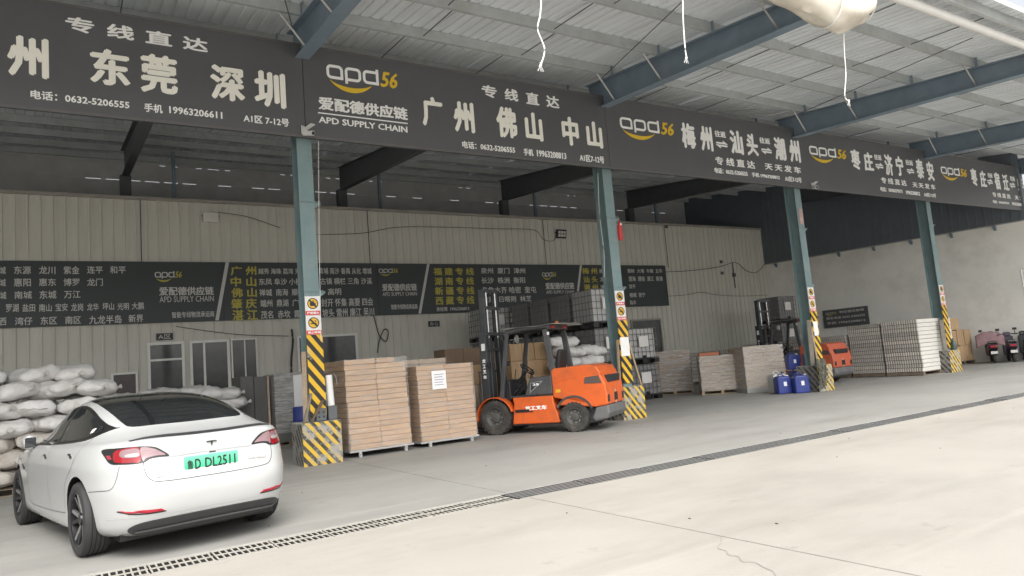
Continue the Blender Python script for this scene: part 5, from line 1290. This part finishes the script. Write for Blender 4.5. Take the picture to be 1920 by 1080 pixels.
# ================================================================== scooters
M_scoot = [mat('scooter_maroon', (.07, .03, .04), .4), mat('scooter_plum', (.05, .04, .06), .4), mat('scooter_black', (.025, .025, .028), .4)]
M_quilt = mat('quilt_pink', (.33, .21, .22), .8, 0, .25, 6, dirt=(.25, .16, .17), dirt_amt=.7, dirt_scale=7)
def scooter(x, y, rz, Mb, label, quilt=False, box=False):
    t = empty('scooter', (x, y, 0), rz, label, 'scooter', 'scooters parked at the end wall')
    for yy in (0, 1.25):
        w_ = empty('wheel', (0, yy, .24)); w_.parent = t
        MB().lathe([(.15, -.04), (.20, -.05), (.235, -.035), (.24, 0), (.235, .035), (.20, .05), (.15, .04)], 24).build('tyre', M_ftyre, w_, smooth=40)
        MB().lathe([(.15, -.03), (.15, .03), (.03, .045), (.03, -.045), (.15, -.03)], 20).build('rim', M_frim, w_, smooth=40)
    MB().prism([(-.30, .58), (-.22, .74), (.35, .72), (.50, .52), (.52, .34), (.30, .32), (.22, .42), (.10, .50), (-.10, .50)], -.15, .15, 'x').build('rear_body', Mb, t, bevel=.04, seg=3)
    MB().prism([(-.24, .745), (-.26, .80), (.05, .84), (.42, .80), (.44, .73), (.35, .725)], -.14, .14, 'x').build('seat', M_black, t, bevel=.03, seg=3)
    MB().box(-.17, .17, .40, .92, .27, .33).build('footboard', Mb, t, bevel=.02)
    MB().prism([(.88, .30), (.96, .30), (1.02, .72), (.98, .98), (.90, .98)], -.19, .19, 'x').build('leg_shield', Mb, t, bevel=.03, seg=3)
    MB().tube([(0, 1.25, .24), (0, 1.02, .80), (0, .92, 1.05)], .03, 8).build('steering_stem', M_fgrey, t)
    MB().tube([(-.32, .80, 1.04), (-.15, .90, 1.06), (.15, .90, 1.06), (.32, .80, 1.04)], .018, 8).build('handlebar', M_black, t)
    MB().prism([(.85, .98), (1.06, .96), (1.0, 1.14), (.88, 1.12)], -.12, .12, 'x').build('headlamp_cowl', Mb, t, bevel=.03)
    for s in (-1, 1):
        m_ = MB().tube([(s*.24, .86, 1.05), (s*.28, .86, 1.22)], .008, 6).build('mirror_stalk', M_black, t)
        MB().box(s*.28-.06, s*.28+.06, .85, .87, 1.20, 1.29).build('mirror', M_black, m_, bevel=.01)
    MB().prism([(-.14, .46), (-.34, .30), (-.36, .32), (-.20, .52)], -.08, .08, 'x').build('rear_mudguard', M_black, t)
    MB().box(-.10, .10, -.315, -.285, .60, .68).build('tail_lamp', M_refl, t, bevel=.01)
    MB().box(-.11, .11, -.375, -.365, .36, .46).build('number_plate', M_ldim, t)
    MB().tube([(-.13, -.20, .70), (-.14, -.38, .80), (.14, -.38, .80), (.13, -.20, .70)], .012, 6).build('grab_rail', M_chrome, t)
    if box: MB().prism([(-.52, .82), (-.20, .82), (-.20, 1.10), (-.50, 1.10)], -.19, .19, 'x').build('top_box', M_black, t, bevel=.04, seg=3)
    if quilt:
        qb = MB(); vs_ = []; NU, NV = 20, 24
        for i in range(NU+1):
            a = math.pi*(.02+.96*i/NU)
            for k in range(NV+1):
                u = -1+2*k/NV; x_ = .46*u; sag = .16*u*u
                p = Vector((x_, .92+.17*math.cos(a)*1.0, .98+.20*math.sin(a)-sag-.25*(abs(math.cos(a))**3)))
                p += Vector((0, .03, .03))*noise.noise(p*9); vs_.append(p)
        qb.add(vs_, [(i*(NV+1)+k, i*(NV+1)+k+1, (i+1)*(NV+1)+k+1, (i+1)*(NV+1)+k) for i in range(NU) for k in range(NV)])
        q_ = qb.build('quilted_apron', M_quilt, t, smooth=70, fix=False); md = q_.modifiers.new('s', 'SOLIDIFY'); md.thickness = .035
    return t
scooter(30.05, 13.35, R(-62), M_scoot[0], 'dark scooter draped with a pink quilted wind apron', True)
scooter(30.30, 12.80, R(-60), M_scoot[1], 'dark plum scooter standing in the middle of three', False)
scooter(30.55, 12.30, R(-58), M_scoot[2], 'black scooter with top box at the picture edge', False, True)
fr = empty('white_rack', (31.35, 12.5, 0), RA, 'white tubular rack frame against the end wall at the right edge', 'rack')
for (p0, p1) in (((0, -.12, 0), (0, -.12, 3.5)), ((.9, -.12, 0), (.9, -.12, 3.5)), ((0, -.12, 3.5), (.9, -.12, 3.5)), ((0, -.12, 2.7), (.9, -.12, 2.7)), ((0, -.12, 1.4), (.9, -.12, 1.4))): MB().cyl(p0, p1, .035, n=8).build('rack_bar', M_white, fr)
# board on the right wall
bw = empty('wall_board', (29.9, 23, 0), RA, 'small dark lettered board on the pale end wall above the tray stacks', 'sign')
MB().box(2.55, 4.60, -.09, -.03, 1.95, 2.78).build('panel', M_vinyl, bw, bevel=.005)
logo(bw, 2.68, 3.20, 2.56, 2.66, -.091, M_ldim, M_ydim, .004)
for k, (s_, z) in enumerate((('枣庄宿迁蚌埠', 2.57), ('联系电话 0632-5206555', 2.33), ('手机 19963208812', 2.10))):
    text_fit(s_, 3.32 if k == 0 else 2.70, 4.45, z, z+.12, -.091, M_ldim, bw, .02, depth=.004)

# ================================================================== things on columns and walls
def stick(name, label, cat, p0, p1, w_, th, M, twist=.0):
    p0 = Vector(p0); p1 = Vector(p1); L = (p1-p0).length; q = (p1-p0).to_track_quat('Z', 'Y')
    o = MB().box(-w_/2, w_/2, -th/2, th/2, 0, L).build(name, M, None, p0, bevel=.004); o.rotation_mode = 'QUATERNION'; o.rotation_quaternion = q
    return tag(o, label, cat)
x0 = CX[0]
stick('plank', 'upright wooden plank leaning on the left of the nearest column', 'plank', (x0-.23, 12.40, .735), (x0-.19, 12.47, 1.95), .08, .03, M_wood)
stick('plank', 'short rough plank leaning in front of the nearest column', 'plank', (x0-.27, 12.36, .735), (x0-.12, 12.41, 1.22), .06, .035, mat('grey_wood', (.22, .19, .15), .8, var=.25, scale=5))
stick('plank', 'dark splintered batten crossing the foot of the hazard board', 'plank', (x0-.16, 12.34, .735), (x0+.07, 12.37, 1.08), .05, .04, mat('dark_wood', (.12, .085, .055), .8, var=.25, scale=5))
t = empty('film_roll', (x0+.25, 12.50, .735), 0, 'white roll of film standing on a dark block beside the hazard board', 'film roll')
MB().box(-.08, .08, -.10, .06, 0, .24).build('block', M_dark, t, bevel=.01)
MB().cyl((0, -.02, .245), (-.02, -.02, .78), .062, n=20).build('roll', M_white, t, smooth=True)
MB().tube([(.05, -.06, .80), (.10, -.05, .76), (.12, -.04, .60)], .006, 6).build('loose_wire', M_galv, t)
t = empty('cable_box', (x0+.06, 12.40, .735), 0, 'dark switch box with socket holes on the nearest column base', 'box')
MB().box(-.12, .06, -.05, .02, 0, .22).build('case', M_dark, t, bevel=.012)
for k in range(4): MB().cyl((-.07+.08*(k % 2), -.052, .07+.08*(k//2)), (-.07+.08*(k % 2), -.049, .07+.08*(k//2)), .02, n=10).build('socket', M_black, t)
# blue drum behind the nearest base
t = empty('blue_drum', (4.62, 16.2, 0), 0, 'dark blue plastic drum in the shade behind the nearest column', 'drum')
d_ = MB().lathe([(.001, 0), (.27, 0), (.29, .03), (.29, .28), (.30, .30), (.29, .32), (.29, .58), (.30, .60), (.29, .62), (.29, .86), (.27, .90), (.001, .90)], 28, Matrix.Rotation(-math.pi/2, 4, 'Y')); d_.build('drum_body', M_blue, t, smooth=40)
MB().cyl((.12, 0, .9), (.12, 0, .93), .04, n=12).build('bung', M_black, t)
# column 2: taped paper, leaning poles, red hanging extinguisher
x0 = CX[1]
tag(MB().box(x0-.125, x0+.13, CY-.036, CY-.033, 1.42, 1.85).build('paper_sheet', M_paper), 'blank white paper sheet taped to the hazard board of second column', 'paper')
stick('pole', 'rough wooden pole leaning left of the second column', 'pole', (x0-.26, 12.42, .735), (x0-.16, 12.47, 1.80), .05, .05, M_wood)
stick('pole', 'thin wooden pole leaning right of the second column', 'pole', (x0+.36, 12.40, .735), (x0+.16, 12.46, 1.70), .04, .04, M_wood)
t = empty('hanging_extinguisher', (x0+.20, 12.42, 4.10), 0, 'red hanging fire extinguisher bottle high on the second column', 'extinguisher')
MB().lathe([(.001, 0), (.045, .01), (.055, .05), (.055, .33), (.035, .40), (.015, .43), (.015, .48), (.001, .48)], 18, Matrix.Rotation(-math.pi/2, 4, 'Y')).build('bottle', M_red, t, smooth=40)
MB().tube([(0, 0, .47), (0, 0, .56), (-.08, .04, .58)], .006, 6).build('hook', M_galv, t)
MB().prism([(-.03, .36), (.03, .36), (0, .42)], -.058, -.054, 'y').build('mark', M_letterw, t)
# column 3: netting heap, leaning planks, tag
x0 = CX[2]
stick('plank', 'weathered plank leaning on the third column', 'plank', (x0-.40, 12.38, .735), (x0-.22, 12.46, 2.0), .11, .03, mat('weathered_wood', (.26, .23, .19), .8, var=.25, scale=5))
stick('plank', 'narrow batten leaning beside the wide plank on the third column', 'plank', (x0-.20, 12.36, .735), (x0-.19, 12.43, 1.75), .06, .03, M_wood)
nb = MB(); rn = random.Random(5)
for k in range(26):
    a = rn.uniform(0, 6.28); pts = []
    for j in range(9):
        tt = j/8; pts.append((x0-.30+.20*math.cos(a+tt*3)*(.4+.6*rn.random())-.10*tt, 12.24-.06*rn.random()-.08*abs(math.sin(tt*3)), .82-.76*tt+.10*rn.random()))
    nb.tube(pts, .018, 5)
nbo = nb.build('rope_netting', mat('net_green_grey', (.11, .11, .085), .85, var=.3, scale=8), smooth=60); tag(nbo, 'tangled green grey netting heaped over the third column base', 'netting', kind='stuff')
tag(MB().box(x0-.06, x0+.10, CY-.012, CY-.002, 4.75, 5.2).build('paper_tag', mat('faded_notice', (.45, .30, .28), .7, var=.4, scale=8)), 'faded red and white notice high on the third column', 'notice')
tag(MB().box(x0-.10, x0+.09, CY-.038, CY-.034, 1.55, 1.95).build('paper_sheet', M_paper), 'torn white paper taped to the hazard board of third column', 'paper')
# column 4: grey bottle and film on the base, plank
x0 = CX[3]
stick('plank', 'grey plank leaning left of the fourth column', 'plank', (x0-.36, 12.40, .735), (x0-.20, 12.48, 1.75), .12, .03, mat('weathered_wood', (.26, .23, .19), .8))
t = empty('oil_bottle', (x0+.10, 12.36, .735), 0, 'dark green bottle standing on the fourth column base', 'bottle')
MB().lathe([(.001, 0), (.09, 0), (.095, .20), (.06, .28), (.03, .32), (.03, .38), (.001, .38)], 14, Matrix.Rotation(-math.pi/2, 4, 'Y')).build('bottle_body', mat('bottle_green', (.05, .08, .07), .3), t, smooth=40)
# cameras
def cctv(loc, rz, label):
    t = empty('security_camera', loc, rz, label, 'camera', 'security cameras under the fascia')
    MB().box(-.04, .04, -.02, .0, -.05, .10).build('bracket', M_white, t, bevel=.006)
    MB().tube([(0, -.02, .02), (0, -.09, .0), (0, -.11, -.03)], .018, 8).build('arm', M_white, t, smooth=True)
    MB().cyl((0, -.02, -.04), (0, -.26, -.10), .045, n=16).build('housing', M_white, t, smooth=40)
    MB().cyl((0, -.262, -.1005), (0, -.268, -.102), .034, n=16).build('lens', M_black, t)
    MB().box(-.05, .05, -.28, -.04, .0, .006, Matrix.Rotation(R(-13), 4, 'X')).build('sun_shield', M_white, t)
p = at(568, 246, 12.29); cctv((p.x, SY-.005, p.z), R(25), 'white bullet camera under the sign seam at the nearest column')
p = at(1524, 352, 12.29); cctv((p.x, SY-.005, p.z+.05), R(-30), 'white bullet camera under the sign seam at the third column')
# flood lamps on the back wall
def flood(px, py, w_, h_, leds, label):
    p = at(px, py, WY-.2); t = empty('flood_lamp', (p.x, WY-.03, p.z), 0, label, 'lamp', 'flood lamps on the back wall')
    MB().box(-w_/2, w_/2, -.16, -.06, -h_/2, h_/2, Matrix.Rotation(R(12), 4, 'X')).build('case', M_black if leds else M_alu, t, bevel=.012)
    MB().tube([(-w_/2-.02, -.10, 0), (-w_/2-.02, 0, .05), (w_/2+.02, 0, .05), (w_/2+.02, -.10, 0)], .012, 6).build('bracket', M_black, t)
    if leds:
        for i in range(3):
            for j in range(2): MB().box(-w_*.40+i*w_*.28, -w_*.40+i*w_*.28+w_*.22, -.172, -.165, -h_*.32+j*h_*.36, -h_*.32+j*h_*.36+h_*.28, Matrix.Rotation(R(12), 4, 'X')).build('reflector', M_ldim, t)
    else: MB().box(-w_*.44, w_*.44, -.170, -.164, -h_*.42, h_*.42, Matrix.Rotation(R(12), 4, 'X')).build('diffuser', mat('lamp_diffuser', (.62, .60, .54), .3), t)
flood(396, 405, .42, .28, False, 'square pale faced flood lamp on the back wall above the left board')
flood(1054, 437, .46, .36, True, 'black flood lamp with six reflectors on the back wall near second column')
# cables
def cable(name, label, pts, Y, r=.010, sag=None, M=M_cable):
    P = [tuple(at(x, y, Y)) for x, y in pts]; tag(MB().tube(catmull(P, 6), r, 5).build(name, M, smooth=True), label, 'cable')
cable('power_cable', 'thin cable running from the pale flood lamp down to the column', [(408, 398), (440, 402), (470, 408), (525, 427)], WY-.06)
cable('power_cable', 'long cable drooping across the upper wall to the black flood lamp', [(595, 440), (680, 437), (745, 426), (840, 426), (930, 429), (1000, 431), (1018, 448), (1035, 452), (1045, 442)], WY-.06)
cable('power_cable', 'black cable loop hanging on the wall right of the nearest column', [(700, 590), (707, 615), (712, 630), (724, 640), (728, 622), (720, 618), (711, 640), (708, 662)], WY-.07, .018)
cable('power_cable', 'cable draped over the office windows to the drain hose', [(330, 612), (400, 622), (460, 628), (540, 630)], WY-.06)
cable('power_cable', 'cable along the wall right of the last route board', [(1245, 510), (1300, 507), (1350, 500), (1379, 492), (1400, 508), (1420, 510), (1436, 492)], WY-.06, .014)
cable('power_cable', 'drop cable in the far back corner', [(1448, 438), (1450, 460), (1445, 478), (1437, 492)], WY-.06, .014)
cable('power_cable', 'low wavy cable on the plain wall left of the third column', [(1240, 556), (1285, 553), (1315, 548), (1345, 553), (1390, 555), (1440, 553)], WY-.06, .010)
t = empty('conduit_post', tuple(at(1379, 540, WY-.05)), 0, 'short vertical conduit with a junction box on the plain wall', 'conduit'); 
MB().cyl((0, 0, 0), (0, 0, 1.25), .02, n=6).build('pipe', M_cable, t); MB().box(-.09, .09, -.05, .02, .55, .72).build('junction_box', M_dark, t)
for px, py in ((1352, 491), (1354, 512), (1248, 550), (1249, 425)):
    p = at(px, py, WY-.05); tag(MB().box(p.x-.07, p.x+.07, WY-.10, WY-.03, p.z-.07, p.z+.07).build('wall_bracket', M_dark, bevel=.01), {1352: 'upper of two small dark sockets on the plain wall', 1354: 'lower of two small dark sockets on the plain wall', 1248: 'small dark bracket just right of the last route board', 1249: 'small dark bracket near the wall top above the last route board'}[px], 'bracket')
# drain hose coil
cable('wall_hose', 'thick dark hose dropping beside the office window left of the column', [(547, 617), (549, 640), (546, 680), (548, 714)], WY-.10, .035)
# long dangling cords at the columns
cable('hanging_cable', 'white cord hanging straight beside the nearest column', [(597, 265), (598, 400), (600, 540), (602, 640)], 12.30, .005, M=M_rope)
cable('hanging_cable', 'pale cord hanging beside the second column', [(1121, 325), (1124, 400), (1132, 470), (1133, 520)], 12.52, .008, M=M_ldim)
# ================================================================== ropes and the tarpaulin bundle under the eave
def rope(pts, Y, label, r=.016):
    P = [at(x, y, Y) for x, y in pts]; top = P[0].copy(); 
    P = [Vector((top.x, Y, 7.25))]+P if top.z < 7.2 else P
    t = empty('hanging_rope', tuple(P[0]), 0, label, 'rope', 'white ropes dangling from the eave'); L = [p-P[0] for p in P]
    MB().tube(catmull([tuple(p) for p in L], 6), r, 7).build('cord', M_rope, t, smooth=True)
    e = L[-1]; MB().tube([e+Vector((0, 0, .03)), e, e+Vector((-.02, 0, -.03))], [r*1.3, r*2.0, r*1.0], 7).build('knot', M_rope, t, smooth=True)
    for dx in (-.04, 0, .035): MB().tube([e, e+Vector((dx, .01, -.07))], r*.45, 5).build('frayed_strand', M_rope, t)
rope([(1012, -30), (1013, 25), (1008, 55), (1021, 92), (1014, 122)], 6.0, 'white rope with frayed end dangling left of the canopy middle', .009)
rope([(1278, -30), (1281, 40), (1284, 85), (1287, 108)], 6.0, 'white rope dangling straight in the canopy middle', .009)
rope([(1580, 30), (1583, 95), (1586, 140), (1584, 180), (1592, 190)], 6.05, 'white rope dangling under the tarpaulin bundle', .008)
a = at(1425, -38, 6.0); b = at(1628, 8, 6.0)
t = empty('tarpaulin_bundle', tuple(a), 0, 'rolled off white tarpaulin bundle slung under the eave at top', 'tarpaulin')
bn = MB(); vs_ = []; NU, NV = 40, 26; ax = b-a
for i in range(NU+1):
    s_ = i/NU; c = ax*s_+Vector((0, 0, -.22*math.sin(math.pi*s_**1.5)+.05)); rr = .36*(1-abs(2*s_-1)**4)**.5+.03; rr *= .7+.4*s_
    for k in range(NV):
        an = 2*math.pi*k/NV; w2 = 1+.05*math.sin(an*5+s_*3)+.30*noise.noise(Vector((s_*4, math.cos(an)*1.6, math.sin(an)*1.6)))-.22*abs(noise.noise(Vector((s_*2, math.cos(an)*4+3, math.sin(an)*4))))
        vs_.append(c+Vector((0, math.cos(an)*rr*.8*w2, math.sin(an)*rr*w2)))
bn.add(vs_, [(i*NV+k, i*NV+(k+1) % NV, (i+1)*NV+(k+1) % NV, (i+1)*NV+k) for i in range(NU) for k in range(NV)]+[tuple(range(NV)), tuple(range(NU*NV, NU*NV+NV))])
bn.build('tarpaulin', mat('tarpaulin_cream', (.62, .58, .50), .9, 0, .14, 3, dirt=(.45, .38, .30), dirt_amt=.5, dirt_scale=2.5), t, smooth=60)
for s_ in (.55, .92):
    c = ax*s_+Vector((0, 0, -.22*math.sin(math.pi*s_**1.5)+.05)); rr = (.36*(1-abs(2*s_-1)**4)**.5+.03)*(.7+.4*s_)*1.04
    MB().tube([c+Vector((0, math.cos(q)*rr*.8, math.sin(q)*rr)) for q in [2*math.pi*k/24 for k in range(25)]], .012, 5).build('binding_cord', M_rope, t)
